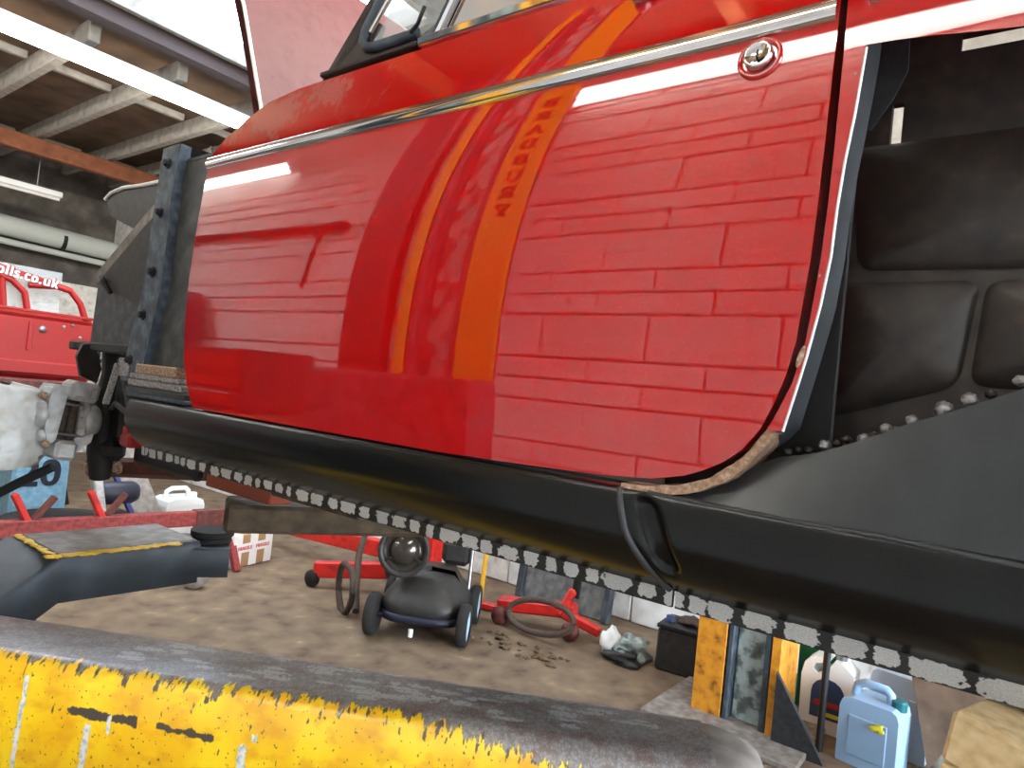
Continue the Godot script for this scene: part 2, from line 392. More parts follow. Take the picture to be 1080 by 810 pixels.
func blockwork(wall: Node3D, z: float, facing: float, x0: float, x1: float, in0: float, in1: float, top: float, courses: Array, y0: float):
	# blocks between in0 and in1 are parts of their own, those beyond are joined
	var length := 0.44; var joint := 0.010
	var cache := {}
	var rest := begin()
	var y := y0 + 0.004; var row := 0
	if y0 > 0.0: box(rest, Vector3((x0 + x1) / 2, y0 / 2 - 0.002, z - facing * 0.04), Vector3(x1 - x0, y0 - 0.006, 0.1), 0.004)
	while y < top - 0.05:
		var h: float = courses[row % courses.size()]
		var x: float = x0 - (length + joint) * (0.5 if row % 2 == 1 else 0.0)
		while x < x1:
			var c := Vector3(x + length / 2, y + h / 2, z - facing * 0.04)
			var off := rng.randf_range(-0.0025, 0.0025)
			c.z += off
			if x > in0 and x + length < in1:
				var v := rng.randi() % 3
				var key := "%s_%d" % [h, v]
				if not cache.has(key):
					var s := begin(); box(s, Vector3.ZERO, Vector3(length, h, 0.1), 0.004 + 0.0015 * v); cache[key] = mesh_of(s)
				var o := MeshInstance3D.new(); o.name = "block"; o.mesh = cache[key]; o.material_override = M.white_paint2 if v == 2 else M.white_paint
				o.position = c; o.rotation = Vector3(rng.randf_range(-0.003, 0.003), rng.randf_range(-0.002, 0.002), rng.randf_range(-0.002, 0.002))
				wall.add_child(o, true)
			else:
				box(rest, c, Vector3(length, h, 0.1), 0.005)
			x += length + joint
		y += h + joint; row += 1
	var r := part(wall, "outer_blocks", rest, M.white_paint); r.set_meta("kind", "stuff")

func tube_light(label: String, a: Vector3, b: Vector3, group: String, energy: float, face: Vector3):
	# a batten with twin fluorescent tubes, and the light they give towards face
	var mid := (a + b) * 0.5; var d := (b - a).normalized(); var l := (b - a).length(); var s := d.cross(face).normalized()
	var t := thing("tube_light", label, "light", mid, group)
	var bs := Basis(d, -face, d.cross(-face))
	var st := begin(); box(st, mid - face * 0.05, Vector3(l, 0.05, 0.14), 0.006, bs); part(t, "batten", st, M.lamp_body)
	for e in [a, b]:
		st = begin(); box(st, e - face * 0.012, Vector3(0.025, 0.06, 0.15), 0.004, bs); part(t, "end_cap", st, M.lamp_body)
	var g := glow(Color(1.0, 0.985, 0.95), LAMP_GLOW)
	for k in [-1.0, 1.0]:
		st = begin(); tube(st, [a + s * 0.042 * k, b + s * 0.042 * k], 0.024, 12); part(t, "fluorescent_tube", st, g)
	var al := AreaLight3D.new(); al.name = "tube_glow"; t.add_child(al)
	al.area_size = Vector2(l - 0.06, 0.14)
	al.light_energy = energy; al.light_color = Color(1.0, 0.985, 0.95); al.shadow_enabled = true; al.area_range = 20.0
	al.global_transform = Transform3D(bs, mid + face * 0.03)

func build_lamps():
	tube_light("lit twin fluorescent tube running under the ceiling past the dark beam", Vector3(-5.2, 3.17, 0.4), Vector3(-5.2, 3.17, -2.75), "lit ceiling tubes", LAMP_LIGHT, Vector3.DOWN)
	var out := Vector3(0, -0.75, -0.66).normalized()
	tube_light("lit twin tube high on the block wall, mirrored below the chrome strip", Vector3(-1.72, 3.06, 1.49), Vector3(0.10, 3.06, 1.49), "lit ceiling tubes", LAMP_LIGHT, out)
	tube_light("lit twin tube high on the block wall, mirrored at the door's front end", Vector3(-5.55, 2.95, 1.49), Vector3(-3.73, 2.95, 1.49), "lit ceiling tubes", LAMP_LIGHT, out)
	tube_light("lit twin fluorescent tube under the ceiling above the car, lighting the column face", Vector3(-0.45, 3.2, 0.0), Vector3(-0.45, 3.2, -1.8), "lit ceiling tubes", LAMP_LIGHT * 1.3, Vector3.DOWN)
	# unlit batten and heating pipe near the end wall
	var t := thing("tube_light", "unlit pale fluorescent batten hanging under the joists near the end wall", "light", Vector3(-8.25, 2.82, -1.7))
	var st := begin(); box(st, Vector3(-8.25, 2.84, -1.35), Vector3(0.09, 0.06, 1.55), 0.008); part(t, "batten", st, M.lamp_body)
	st = begin(); tube(st, [Vector3(-8.22, 2.79, -0.6), Vector3(-8.22, 2.79, -2.1)], 0.017, 10); part(t, "fluorescent_tube", st, M.tape_white)
	for z in [-0.9, -1.9]:
		st = begin(); tube(st, [Vector3(-8.25, 2.86, z), Vector3(-8.25, 3.4, z)], 0.006, 6); part(t, "hanger", st, M.steel)
	t = thing("heating_pipe", "fat pale pipe along the top of the end wall", "pipe", Vector3(-9.1, 2.54, -1.6))
	st = begin(); tube(st, [Vector3(-9.12, 2.62, 0.9), Vector3(-9.12, 2.50, -3.04)], 0.115, 20); part(t, "pipe", st, M.pipe)
	st = begin(); tube(st, [Vector3(-9.1, 2.43, 0.9), Vector3(-9.1, 2.33, -3.04)], 0.035, 10); part(t, "thin_pipe", st, M.pipe)
	for z in [-0.6, -2.45]:
		st = begin(); tube(st, [Vector3(-9.12, 2.575 - 0.03 * (-z), z), Vector3(-9.12, 2.575 - 0.03 * (-z), z - 0.04)], 0.122, 20); part(t, "strap", st, M.black_iron)

# ============================================================ the car
func skin(y: float) -> float:
	# how far the body side stands out at height y
	var t := y - 1.25
	return -(0.15 * t * t + 0.333 * t * t * t) if t > 0.0 else -0.2 * t * t

const DOOR_FRONT := [[1.135, -1.049], [1.167, -1.071], [1.208, -1.088], [1.27, -1.099], [1.332, -1.104], [1.396, -1.107], [1.469, -1.113], [1.532, -1.120], [1.552, -1.125], [1.581, -1.095], [1.61, -1.041], [1.631, -0.992], [1.6385, -0.92]]
const DOOR_REAR := [[1.135, -0.52], [1.138, -0.391], [1.141, -0.305], [1.145, -0.259], [1.152, -0.229], [1.159, -0.213], [1.168, -0.197], [1.18, -0.183], [1.198, -0.17], [1.22, -0.161], [1.243, -0.154], [1.269, -0.149], [1.298, -0.147], [1.332, -0.1445], [1.377, -0.1435], [1.427, -0.1435], [1.474, -0.144], [1.524, -0.145], [1.55, -0.146], [1.6385, -0.149]]
const WING_EDGE := [[1.198, -0.153], [1.228, -0.147], [1.258, -0.141], [1.298, -0.134], [1.335, -0.131], [1.372, -0.13], [1.41, -0.128], [1.448, -0.125], [1.479, -0.123], [1.502, -0.122]]

func build_car():
	var car := thing("sports_car", "red two-seat sports car under repair raised on a yellow lift", "car", Vector3(-0.7, 1.03, -0.7))
	var st := begin()
	# --- door skin with its turned edges
	var rows := []
	for e in DOOR_REAR: rows.append(e[0])
	for k in 60: rows.append(1.135 + (1.6385 - 1.135) * k / 60.0)
	for e in DOOR_FRONT: rows.append(e[0])
	rows.sort()
	var ys := [rows[0]]
	for y in rows:
		if y - ys[-1] > 0.0012: ys.append(y)
	var nu := 28
	st.set_smooth_group(1)
	var at_door := func(u: float, y: float) -> Vector3:
		return Vector3(lerpf(lut(DOOR_FRONT, y), lut(DOOR_REAR, y), u), y, skin(y))
	var uv_door := func(p: Vector3) -> Vector2: return Vector2((p.x + 1.15) / 1.02, (1.66 - p.y) / 0.54)
	for j in ys.size() - 1:
		for i in nu:
			var a: Vector3 = at_door.call(float(i) / nu, ys[j]); var b: Vector3 = at_door.call(float(i + 1) / nu, ys[j])
			var c: Vector3 = at_door.call(float(i + 1) / nu, ys[j + 1]); var d: Vector3 = at_door.call(float(i) / nu, ys[j + 1])
			quaduv(st, a, b, c, d, uv_door.call(a), uv_door.call(b), uv_door.call(c), uv_door.call(d))
	var rim := []
	for y in ys: rim.append(at_door.call(0.0, y))
	rim.reverse()
	for i in range(1, nu): rim.append(at_door.call(float(i) / nu, ys[0]))
	for y in ys: rim.append(at_door.call(1.0, y))
	for i in range(nu - 1, 0, -1): rim.append(at_door.call(float(i) / nu, ys[-1]))
	st.set_smooth_group(2)
	for i in rim.size():
		var a: Vector3 = rim[i]; var b: Vector3 = rim[(i + 1) % rim.size()]
		var dn := Vector3(0, 0.012 if a.y > 1.62 and b.y > 1.62 else 0.0, -0.03)
		quaduv(st, a + dn, b + dn, b, a, uv_door.call(a), uv_door.call(b), uv_door.call(b), uv_door.call(a))
	M.door_paint = door_paint()
	var door := part(car, "door", st, M.door_paint, "glossy red door skin with dust along its shoulder")
	# chrome strip along the waist
	st = begin(); st.set_smooth_group(1)
	var sec := [[1.5315, 0.0], [1.533, 0.004], [1.537, 0.0062], [1.542, 0.007], [1.547, 0.0062], [1.551, 0.004], [1.5525, 0.0]]
	var x0 := -1.122; var x1 := -0.147
	for k in sec.size() - 1:
		for i in 12:
			var xa := lerpf(x0, x1, i / 12.0); var xb := lerpf(x0, x1, (i + 1) / 12.0)
			quad(st, Vector3(xa, sec[k][0], skin(sec[k][0]) + sec[k][1]), Vector3(xb, sec[k][0], skin(sec[k][0]) + sec[k][1]), Vector3(xb, sec[k + 1][0], skin(sec[k + 1][0]) + sec[k + 1][1]), Vector3(xa, sec[k + 1][0], skin(sec[k + 1][0]) + sec[k + 1][1]))
	st.set_smooth_group(-1)
	for e in [x0, x1]:
		for k in range(1, sec.size() - 1):
			var p := Vector3(e, sec[0][0], skin(sec[0][0])); var q := Vector3(e, sec[k][0], skin(sec[k][0]) + sec[k][1]); var r := Vector3(e, sec[k + 1][0], skin(sec[k + 1][0]) + sec[k + 1][1])
			if e == x0: tri(st, p, r, q)
			else: tri(st, p, q, r)
	part(door, "chrome_strip", st, M.chrome, "polished chrome waist strip")
	# lock barrel in its round dished escutcheon
	var lp := Vector3(-0.205, 1.512, skin(1.512)); var ln := Vector3(0, 0.15, 1.0).normalized()
	st = begin(); lathe(st, [[0.0195, -0.001], [0.019, 0.002], [0.016, 0.003], [0.0145, 0.001]], lp, ln, 32); part(door, "lock_surround", st, M.red)
	st = begin(); lathe(st, [[0.0125, -0.002], [0.0125, 0.006], [0.0115, 0.008], [0.0098, 0.0085], [0.0092, 0.0078], [0.0, 0.0078]], lp, ln, 32)
	var lk := part(door, "lock_barrel", st, M.chrome, "round chrome lock barrel with a keyhole")
	st = begin(); box(st, lp + ln * 0.0081 + Vector3(0.0, 0.0, 0.0), Vector3(0.0016, 0.0075, 0.001), 0.0003, Basis(Vector3.RIGHT, Vector3(0, 0.98, -0.2), ln)); part(lk, "keyhole", st, M.seal, "", false)
	# foot of the outer door handle at the top of the picture
	st = begin(); box(st, Vector3(-0.337, 1.612, skin(1.612) + 0.006), Vector3(0.016, 0.014, 0.014), 0.004); tube(st, [Vector3(-0.337, 1.617, skin(1.612) + 0.012), Vector3(-0.30, 1.640, skin(1.64) + 0.022), Vector3(-0.25, 1.642, skin(1.64) + 0.022), Vector3(-0.235, 1.63, skin(1.63) + 0.008)], 0.006, 10); part(door, "door_handle", st, M.chrome)
	# bright rail and rubber along the window opening
	st = begin(); bar(st, Vector3(-0.885, 1.657, -0.058), Vector3(-0.68, 1.657, -0.058), 0.014, 0.008, 0.002); part(door, "window_seal", st, M.seal)
	st = begin(); bar(st, Vector3(-0.68, 1.659, -0.058), Vector3(-0.150, 1.659, -0.058), 0.012, 0.014, 0.003); part(door, "window_rail", st, M.chrome)

	# --- quarter light and window
	var q := Vector3(0, 0, -0.09)
	st = begin()
	extrude(st, PackedVector2Array([Vector2(-0.915, 1.668), Vector2(-0.90, 1.685), Vector2(-0.822, 1.742), Vector2(-0.805, 1.735), Vector2(-0.818, 1.712), Vector2(-0.815, 1.698), Vector2(-0.72, 1.692), Vector2(-0.685, 1.705), Vector2(-0.672, 1.668)]), q, Vector3.RIGHT, Vector3.UP, 0.012)
	var ql := part(car, "quarter_light_base", st, M.rusty_dark)
	st = begin(); tube(st, [Vector3(-0.69, 1.90, -0.085), Vector3(-0.80, 1.768, -0.085), Vector3(-0.828, 1.73, -0.085), Vector3(-0.834, 1.712, -0.085), Vector3(-0.824, 1.70, -0.085), Vector3(-0.80, 1.697, -0.085), Vector3(-0.715, 1.696, -0.085)], 0.0075, 10); part(ql, "rubber_seal", st, M.post_blue)
	st = begin(); tube(st, [Vector3(-0.665, 1.90, -0.082), Vector3(-0.785, 1.758, -0.082), Vector3(-0.815, 1.72, -0.082)], 0.004, 8); part(ql, "chrome_frame", st, M.chrome)
	st = begin(); bar(st, Vector3(-0.681, 1.672, -0.085), Vector3(-0.56, 1.88, -0.085), 0.012, 0.018, 0.003, Vector3.BACK); part(ql, "chrome_divider", st, M.chrome)
	st = begin(); tube(st, [Vector3(-0.722, 1.695, -0.078), Vector3(-0.705, 1.70, -0.074), Vector3(-0.699, 1.708, -0.072), Vector3(-0.695, 1.722, -0.074)], 0.003, 8); part(ql, "catch", st, M.seal)
	st = begin(); extrude(st, PackedVector2Array([Vector2(-0.82, 1.70), Vector2(-0.66, 1.90), Vector2(-0.56, 1.90), Vector2(-0.69, 1.69)]), q + Vector3(0, 0, 0.002), Vector3.RIGHT, Vector3.UP, 0.004); part(ql, "glass", st, M.glass)
	st = begin(); extrude(st, PackedVector2Array([Vector2(-0.672, 1.66), Vector2(-0.53, 1.90), Vector2(-0.2, 1.90), Vector2(-0.2, 1.66)]), q, Vector3.RIGHT, Vector3.UP, 0.004); part(car, "door_glass", st, M.dusty_glass, "dusty grey door window")
	# windscreen pillar beyond the quarter light
	st = begin(); bar(st, Vector3(-0.955, 1.68, -0.12), Vector3(-0.75, 1.95, -0.14), 0.02, 0.028, 0.005, Vector3.BACK); part(car, "windscreen_pillar", st, M.rusty_dark)

	# --- bonnet standing open, hinged at the scuttle
	st = begin()
	var bn := func(u: float, v: float) -> Vector3:
		var base := Vector3(-1.115, 1.66, -0.10); var top := Vector3(-1.34, 2.085, -0.10)
		var p := base.lerp(top, v); p.z -= u * 1.06
		return p + Vector3(0.86, 0.51, 0) * (0.03 * sin(PI * u) + 0.012 * sin(PI * v))
	grid(st, 16, 10, func(u, v): return bn.call(u, v), 1)
	grid(st, 16, 10, func(u, v): return bn.call(1.0 - u, v) - Vector3(0.02, 0.012, 0), 2)
	var bo := part(car, "bonnet", st, M.red_dusty, "dusty red bonnet standing open")
	st = begin(); tube(st, [bn.call(0.0, 0.0), bn.call(0.0, 0.5), bn.call(0.0, 1.0), bn.call(0.5, 1.0), bn.call(1.0, 1.0)], 0.0035, 8); part(bo, "rolled_edge", st, M.tape_white)

	# --- what is left of the rear wing: band above, narrow strip behind the door gap
	st = begin()
	var wl := [[1.198, -0.165], [1.213, -0.158], [1.236, -0.149], [1.265, -0.1425], [1.298, -0.1395], [1.335, -0.137], [1.376, -0.136], [1.418, -0.136], [1.466, -0.137], [1.504, -0.138], [1.553, -0.1405], [1.66, -0.144]]
	grid(st, 2, 48, func(u, v):
		var y := lerpf(1.198, 1.504, v)
		return Vector3(lerpf(lut(wl, y), lut(WING_EDGE, y), u), y, skin(y)), 1)
	grid(st, 24, 20, func(u, v):
		var x: float = lerpf(lut(wl, lerpf(1.504, 1.68, v)), 0.32, u)
		var yb := 1.504 - 0.012 * smoothstep(-0.123, 0.0, x) - 0.05 * maxf(0.0, x)
		var y := lerpf(yb, 1.68, v)
		return Vector3(x, y, skin(y)), 1)
	grid(st, 1, 40, func(u, v):
		var y := lerpf(1.198, 1.66, v)
		return Vector3(lut(wl, y), y, skin(y) - 0.022 * (1.0 - u)), 2)
	grid(st, 6, 12, func(u, v): return Vector3(lerpf(-0.1435, 0.32, u), 1.68 - 0.0 * v, skin(1.68) - 0.12 * v), 3)
	var wing := part(car, "rear_wing", st, M.red, "red rear wing with its side panel cut away")
	st = begin()
	var cut := []
	for e in WING_EDGE: cut.append(Vector3(e[1] + 0.0006 + rng.randf_range(-0.0004, 0.0004), e[0], skin(e[0]) - 0.0004))
	tube(st, cut, 0.0011, 6); part(wing, "cut_edge", st, M.letter_white, "bright bare cut edge")
	st = begin(); lathe(st, [[0.0065, 0.0], [0.0065, 0.003], [0.005, 0.005], [0.0035, 0.0065], [0.0, 0.007]], Vector3(-0.119, 1.545, skin(1.545)), Vector3(0, 0.24, 0.97), 16); part(wing, "hood_stud", st, M.chrome)
	# flakes of primer on the strip
	for f in [[-0.1445, 1.257, 0.0022, 0.009], [-0.1275, 1.481, 0.0012, 0.0012], [-0.1365, 1.32, 0.0008, 0.001]]:
		st = begin(); var poly := PackedVector2Array()
		for a in 12: poly.append(Vector2(cos(TAU * a / 12) * f[2], sin(TAU * a / 12) * f[3]).rotated(-0.25))
		extrude(st, poly, Vector3(f[0], f[1], skin(f[1]) + 0.0006), Vector3.RIGHT, Vector3.UP, 0.001)
		part(wing, "primer_chip", st, M.bronze)
	# grey jamb behind the strip, running back into the body
	st = begin()
	grid(st, 6, 36, func(u, v):
		var y := lerpf(1.172, 1.53, v); var x := lut(WING_EDGE, y) - 0.03 * pow(maxf(0.0, 1.198 - y) / 0.026, 1.0)
		return Vector3(x - 0.003 + 0.006 * u * u, y, skin(y) - 0.004 - 0.032 * u), 1)
	var jamb := part(car, "door_post", st, M.black_soft)
	st = begin(); box(st, Vector3(-0.15, 1.40, -0.052), Vector3(0.044, 0.44, 0.006), 0.001); part(jamb, "shut_face", st, M.under)
	st = begin(); extrude(st, PackedVector2Array([Vector2(-0.122, 1.53), Vector2(-0.100, 1.53), Vector2(-0.099, 1.50), Vector2(-0.108, 1.478), Vector2(-0.122, 1.455), Vector2(-0.124, 1.455)]), Vector3(0, 0, -0.060), Vector3.RIGHT, Vector3.UP, 0.003); part(jamb, "gusset_plate", st, M.black_soft)

	# --- inner panel seen through the opening, with its pressed fields
	st = begin()
	var zi := -0.12
	for b in [[-0.30, 0.32, 1.10, 1.462], [-0.30, -0.1185, 1.462, 1.62], [-0.1095, 0.32, 1.462, 1.538], [-0.1095, -0.07, 1.538, 1.62], [-0.07, 0.32, 1.552, 1.62], [-0.1185, -0.1095, 1.50, 1.62]]:
		box(st, Vector3((b[0] + b[1]) / 2, (b[2] + b[3]) / 2, zi - 0.006), Vector3(b[1] - b[0], b[3] - b[2], 0.008))
	var inner := part(car, "inner_panel", st, M.rusty_dark, "dark rusty inner panel with pressed fields")
	for f in [[Vector2(-0.150, 1.464), Vector2(0.14, 1.464), Vector2(0.14, 1.345), Vector2(-0.134, 1.350)], [Vector2(-0.146, 1.339), Vector2(-0.041, 1.339), Vector2(-0.050, 1.250), Vector2(-0.160, 1.210)], [Vector2(-0.037, 1.339), Vector2(0.14, 1.339), Vector2(0.14, 1.25), Vector2(-0.043, 1.251)]]:
		st = begin(); pressed_field(st, f, zi - 0.001, 0.007, 0.012); part(inner, "pressed_field", st, M.rusty_dark)

	# --- black repair panel behind the door, with the weld along its top
	var qt := [[-0.262, 1.1327], [-0.235, 1.1335], [-0.215, 1.140], [-0.198, 1.150], [-0.183, 1.163], [-0.171, 1.172], [-0.163, 1.176], [-0.132, 1.184], [-0.106, 1.195], [-0.07, 1.214], [-0.036, 1.229], [-0.006, 1.244], [0.1, 1.297], [0.32, 1.40]]
	var qb := [[-0.262, 1.1325], [-0.244, 1.132], [-0.211, 1.1315], [-0.169, 1.131], [-0.073, 1.1315], [0.003, 1.129], [0.1, 1.122], [0.32, 1.105]]
	st = begin()
	grid(st, 40, 8, func(u, v):
		var x := lerpf(-0.262, 0.32, u)
		return Vector3(x, lerpf(lut(qb, x), lut(qt, x), v), lerpf(-0.002, -0.022, smoothstep(-0.26, -0.16, x) * v)), 1)
	grid(st, 40, 2, func(u, v):
		var x := lerpf(-0.262, 0.32, u)
		return Vector3(x, lut(qt, x) + 0.0004 * v, -0.022 - 0.012 * v), 2)
	var qp := part(car, "repair_panel", st, M.panel_primer, "new black primed repair panel")
	for w in [[-0.155, 1.182, 4], [-0.147, 1.185, 3], [-0.139, 1.186, 4], [-0.128, 1.191, 5], [-0.119, 1.1935, 4], [-0.113, 1.197, 4], [-0.101, 1.199, 5], [-0.094, 1.202, 4], [-0.086, 1.208, 5], [-0.080, 1.209, 3], [-0.070, 1.2165, 5], [-0.051, 1.2265, 7], [-0.036, 1.235, 6], [-0.024, 1.2395, 4], [-0.008, 1.25, 5]]:
		st = begin(); blob(st, Vector3(w[0], w[1], -0.03), Vector3(0.0009 * w[2], 0.0008 * w[2], 0.0011 * w[2]), 14, 10, 0.14); part(qp, "weld_bead", st, M.bare if w[2] > 4 else M.rusty_dark)
	# brazed edge that curves under the rear corner of the door
	st = begin()
	var cv := []
	var rough := [Vector3(-0.289, 1.1325, -0.005), Vector3(-0.26, 1.1345, -0.005), Vector3(-0.235, 1.139, -0.005), Vector3(-0.214, 1.1465, -0.005), Vector3(-0.196, 1.157, -0.005), Vector3(-0.181, 1.171, -0.005), Vector3(-0.169, 1.187, -0.005), Vector3(-0.1615, 1.199, -0.005)]
	for i in rough.size() - 1:
		for k in 4: cv.append(rough[i].cubic_interpolate(rough[i + 1], rough[maxi(i - 1, 0)], rough[mini(i + 2, rough.size() - 1)], k / 4.0))
	cv.append(rough[-1])
	var wn := noise(71, 0.35, 2)
	for i in cv.size() - 1:
		var w0 := 0.0042 + 0.0014 * wn.get_noise_1d(i * 3.0); var w1 := 0.0042 + 0.0014 * wn.get_noise_1d((i + 1) * 3.0)
		var n0 := edge_normal(cv, i) * w0; var n1 := edge_normal(cv, i + 1) * w1
		st.set_smooth_group(1)
		quad(st, cv[i] - n0 + Vector3(0, 0, 0.002), cv[i + 1] - n1 + Vector3(0, 0, 0.002), cv[i + 1] + n1, cv[i] + n0)
		st.set_smooth_group(2)
		quad(st, cv[i] + n0, cv[i + 1] + n1, cv[i + 1] + n1 - Vector3(0, 0, 0.03), cv[i] + n0 - Vector3(0, 0, 0.03))
		quad(st, cv[i] - n0 - Vector3(0, 0, 0.03), cv[i + 1] - n1 - Vector3(0, 0, 0.03), cv[i + 1] - n1 + Vector3(0, 0, 0.002), cv[i] - n0 + Vector3(0, 0, 0.002))
	part(car, "brazed_edge", st, M.bronze, "bare brown brazed edge under the door corner")

	# --- sills
	var prof := [[1.033, -0.037], [1.046, -0.036], [1.050, -0.031], [1.058, -0.0195], [1.070, -0.008], [1.085, 0.001], [1.10, 0.004], [1.115, 0.0035], [1.126, 0.0015], [1.131, -0.001], [1.1325, -0.004], [1.133, -0.03]]
	var joint := func(y: float) -> float: return lut([[1.033, -0.238], [1.054, -0.250], [1.096, -0.276], [1.132, -0.288]], y)
	st = begin()
	sill_grid(st, prof.slice(1), 40, func(y): return -1.262 - 0.02 * (1.133 - y), func(y): return joint.call(y) - 0.0015, 0.0)
	var sf := part(car, "front_sill", st, M.black_primer, "new black primed outer sill below the door")
	st = begin(); extrude(st, end_profile(prof), Vector3(-1.263, 0, 0), Vector3.BACK, Vector3.UP, 0.002); part(sf, "end_plate", st, M.black_soft)
	st = begin(); flange_strip(st, -1.275, joint.call(1.04) - 0.002); part(sf, "spot_welded_flange", st, flange_paint(), "flange with ground spot weld patches")
	st = begin()
	sill_grid(st, prof.slice(1), 90, func(y): return joint.call(y) + 0.0015, func(_y): return 0.34, 0.009)
	var sr := part(car, "rear_sill", st, M.black_primer, "rear end of the black sill with an oblong pressing")
	st = begin(); flange_strip(st, joint.call(1.04) + 0.001, 0.34); part(sr, "spot_welded_flange", st, M.flange_paint, "flange with ground spot weld patches")
	st = begin()
	var jl := []
	for k in 11:
		var y := 1.132 - 0.0085 * k
		jl.append(Vector3(joint.call(y), y, sill_z(prof, y) + 0.0005))
	tube(st, jl, 0.0032, 10); part(car, "sill_joint", st, M.black_soft, "blue grey seam where the two sills meet")
	# crease rail along the foot of the repair panel
	st = begin(); tube(st, [Vector3(-0.262, 1.132, -0.003), Vector3(-0.20, 1.131, -0.002), Vector3(-0.124, 1.1305, -0.0015), Vector3(-0.073, 1.131, -0.001), Vector3(0.003, 1.1285, -0.001), Vector3(0.1, 1.121, -0.001), Vector3(0.32, 1.104, -0.001)], 0.0022, 8); part(qp, "seam", st, M.black_soft)

	build_car_front(car)
	# --- underbody, far side and tail: they shade the floor and close the shell
	st = begin(); box(st, Vector3(-0.35, 1.075, -0.70), Vector3(1.80, 0.03, 1.28), 0.004); part(car, "floor_pan", st, M.under)
	st = begin(); box(st, Vector3(-0.35, 1.09, -0.045), Vector3(1.78, 0.09, 0.016), 0.003); part(car, "inner_sill", st, M.under)
	st = begin(); box(st, Vector3(-0.45, 1.32, -1.37), Vector3(1.9, 0.56, 0.03), 0.01); part(car, "far_side", st, M.red)
	st = begin(); box(st, Vector3(-1.17, 1.34, -0.72), Vector3(0.02, 0.60, 1.26), 0.004); part(car, "bulkhead", st, M.bulkhead)
	st = begin(); box(st, Vector3(0.33, 1.40, -0.72), Vector3(0.02, 0.60, 1.2), 0.004); part(car, "rear_bulkhead", st, M.under)
	st = begin(); box(st, Vector3(-1.09, 1.645, -0.72), Vector3(0.10, 0.02, 1.22), 0.006); part(car, "scuttle", st, M.red_dusty)
	for z in [-0.30, -1.08]:
		st = begin(); bar(st, Vector3(-2.35, 1.02, z), Vector3(-1.20, 1.04, z), 0.07, 0.09, 0.006); part(car, "chassis_leg", st, M.under)
	st = begin(); bar(st, Vector3(-1.40, 0.962, -0.26), Vector3(-1.16, 0.962, -0.26), 0.05, 0.03, 0.003); part(car, "spring_hanger", st, M.orange_primer, "orange primed bracket under the floor")
	st = begin(); bar(st, Vector3(-1.16, 0.985, -0.26), Vector3(-0.90, 0.985, -0.26), 0.05, 0.035, 0.003); part(car, "floor_rail", st, M.timber_old)
	st = begin()
	for x in [-1.32, -1.0]: box(st, Vector3(x, 1.02, -0.27), Vector3(0.05, 0.09, 0.05), 0.004)
	part(car, "rail_bracket", st, M.under)

func edge_normal(c: Array, i: int) -> Vector3:
	var d: Vector3 = c[mini(i + 1, c.size() - 1)] - c[maxi(i - 1, 0)]
	return Vector3(-d.y, d.x, 0).normalized()

func sill_z(prof: Array, y: float) -> float: return lut(prof, y)

func end_profile(prof: Array) -> PackedVector2Array:
	var p := PackedVector2Array()
	for e in prof: p.append(Vector2(e[1], e[0]))
	p.append(Vector2(-0.06, 1.133)); p.append(Vector2(-0.06, 1.033)); return p

func sill_grid(st, prof: Array, nu: int, xa: Callable, xb: Callable, dent: float):
	# fine rows along the profile so that it shades smoothly
	var pts := []
	for i in prof.size() - 1:
		for k in 4:
			var t := k / 4.0
			var p0: Array = prof[maxi(i - 1, 0)]; var p1: Array = prof[i]; var p2: Array = prof[i + 1]; var p3: Array = prof[mini(i + 2, prof.size() - 1)]
			pts.append(Vector2(cubic_interpolate(p1[0], p2[0], p0[0], p3[0], t), cubic_interpolate(p1[1], p2[1], p0[1], p3[1], t)))
	pts.append(Vector2(prof[-1][0], prof[-1][1]))
	st.set_smooth_group(1)
	var at := func(i: int, j: int) -> Vector3:
		var p: Vector2 = pts[j]
		var t := float(i) / nu
		if dent > 0: t = t * t * 0.6 + t * 0.4
		var x: float = lerpf(xa.call(p.x), xb.call(p.x), t)
		var z := p.y
		if dent > 0:
			# oblong pressing beside the joint, leaning like it
			var cy := clampf(p.x, 1.078, 1.116)
			var cx := -0.2515 + (1.10 - cy) * 0.42
			var d := Vector2(x - cx - (p.x - cy) * -0.42, (p.x - cy)).length()
			z -= dent * (1.0 - smoothstep(0.006, 0.0155, d))
		return Vector3(x, p.x, z)
	for j in pts.size() - 1:
		for i in nu:
			quad(st, at.call(i, j), at.call(i + 1, j), at.call(i + 1, j + 1), at.call(i, j + 1))

func flange_strip(st, x0: float, x1: float):
	# folded seam under the sill; its texture runs in metres along the car
	var y0 := 1.0305; var y1 := 1.047
	var n := 30
	for i in n:
		var a := lerpf(x0, x1, float(i) / n); var b := lerpf(x0, x1, float(i + 1) / n)
		var ua := (a + 1.3) / 1.7; var ub := (b + 1.3) / 1.7
		st.set_smooth_group(1)
		quaduv(st, Vector3(a, y0, -0.0375), Vector3(b, y0, -0.0375), Vector3(b, y1, -0.0365), Vector3(a, y1, -0.0365), Vector2(ua, 1), Vector2(ub, 1), Vector2(ub, 0), Vector2(ua, 0))
		st.set_smooth_group(2)
		quaduv(st, Vector3(a, y0, -0.0415), Vector3(b, y0, -0.0415), Vector3(b, y0, -0.0375), Vector3(a, y0, -0.0375), Vector2(ua, 0.99), Vector2(ub, 0.99), Vector2(ub, 1), Vector2(ua, 1))
		quaduv(st, Vector3(b, y0, -0.0415), Vector3(a, y0, -0.0415), Vector3(a, y1, -0.0415), Vector3(b, y1, -0.0415), Vector2(ub, 0.02), Vector2(ua, 0.02), Vector2(ua, 0), Vector2(ub, 0))

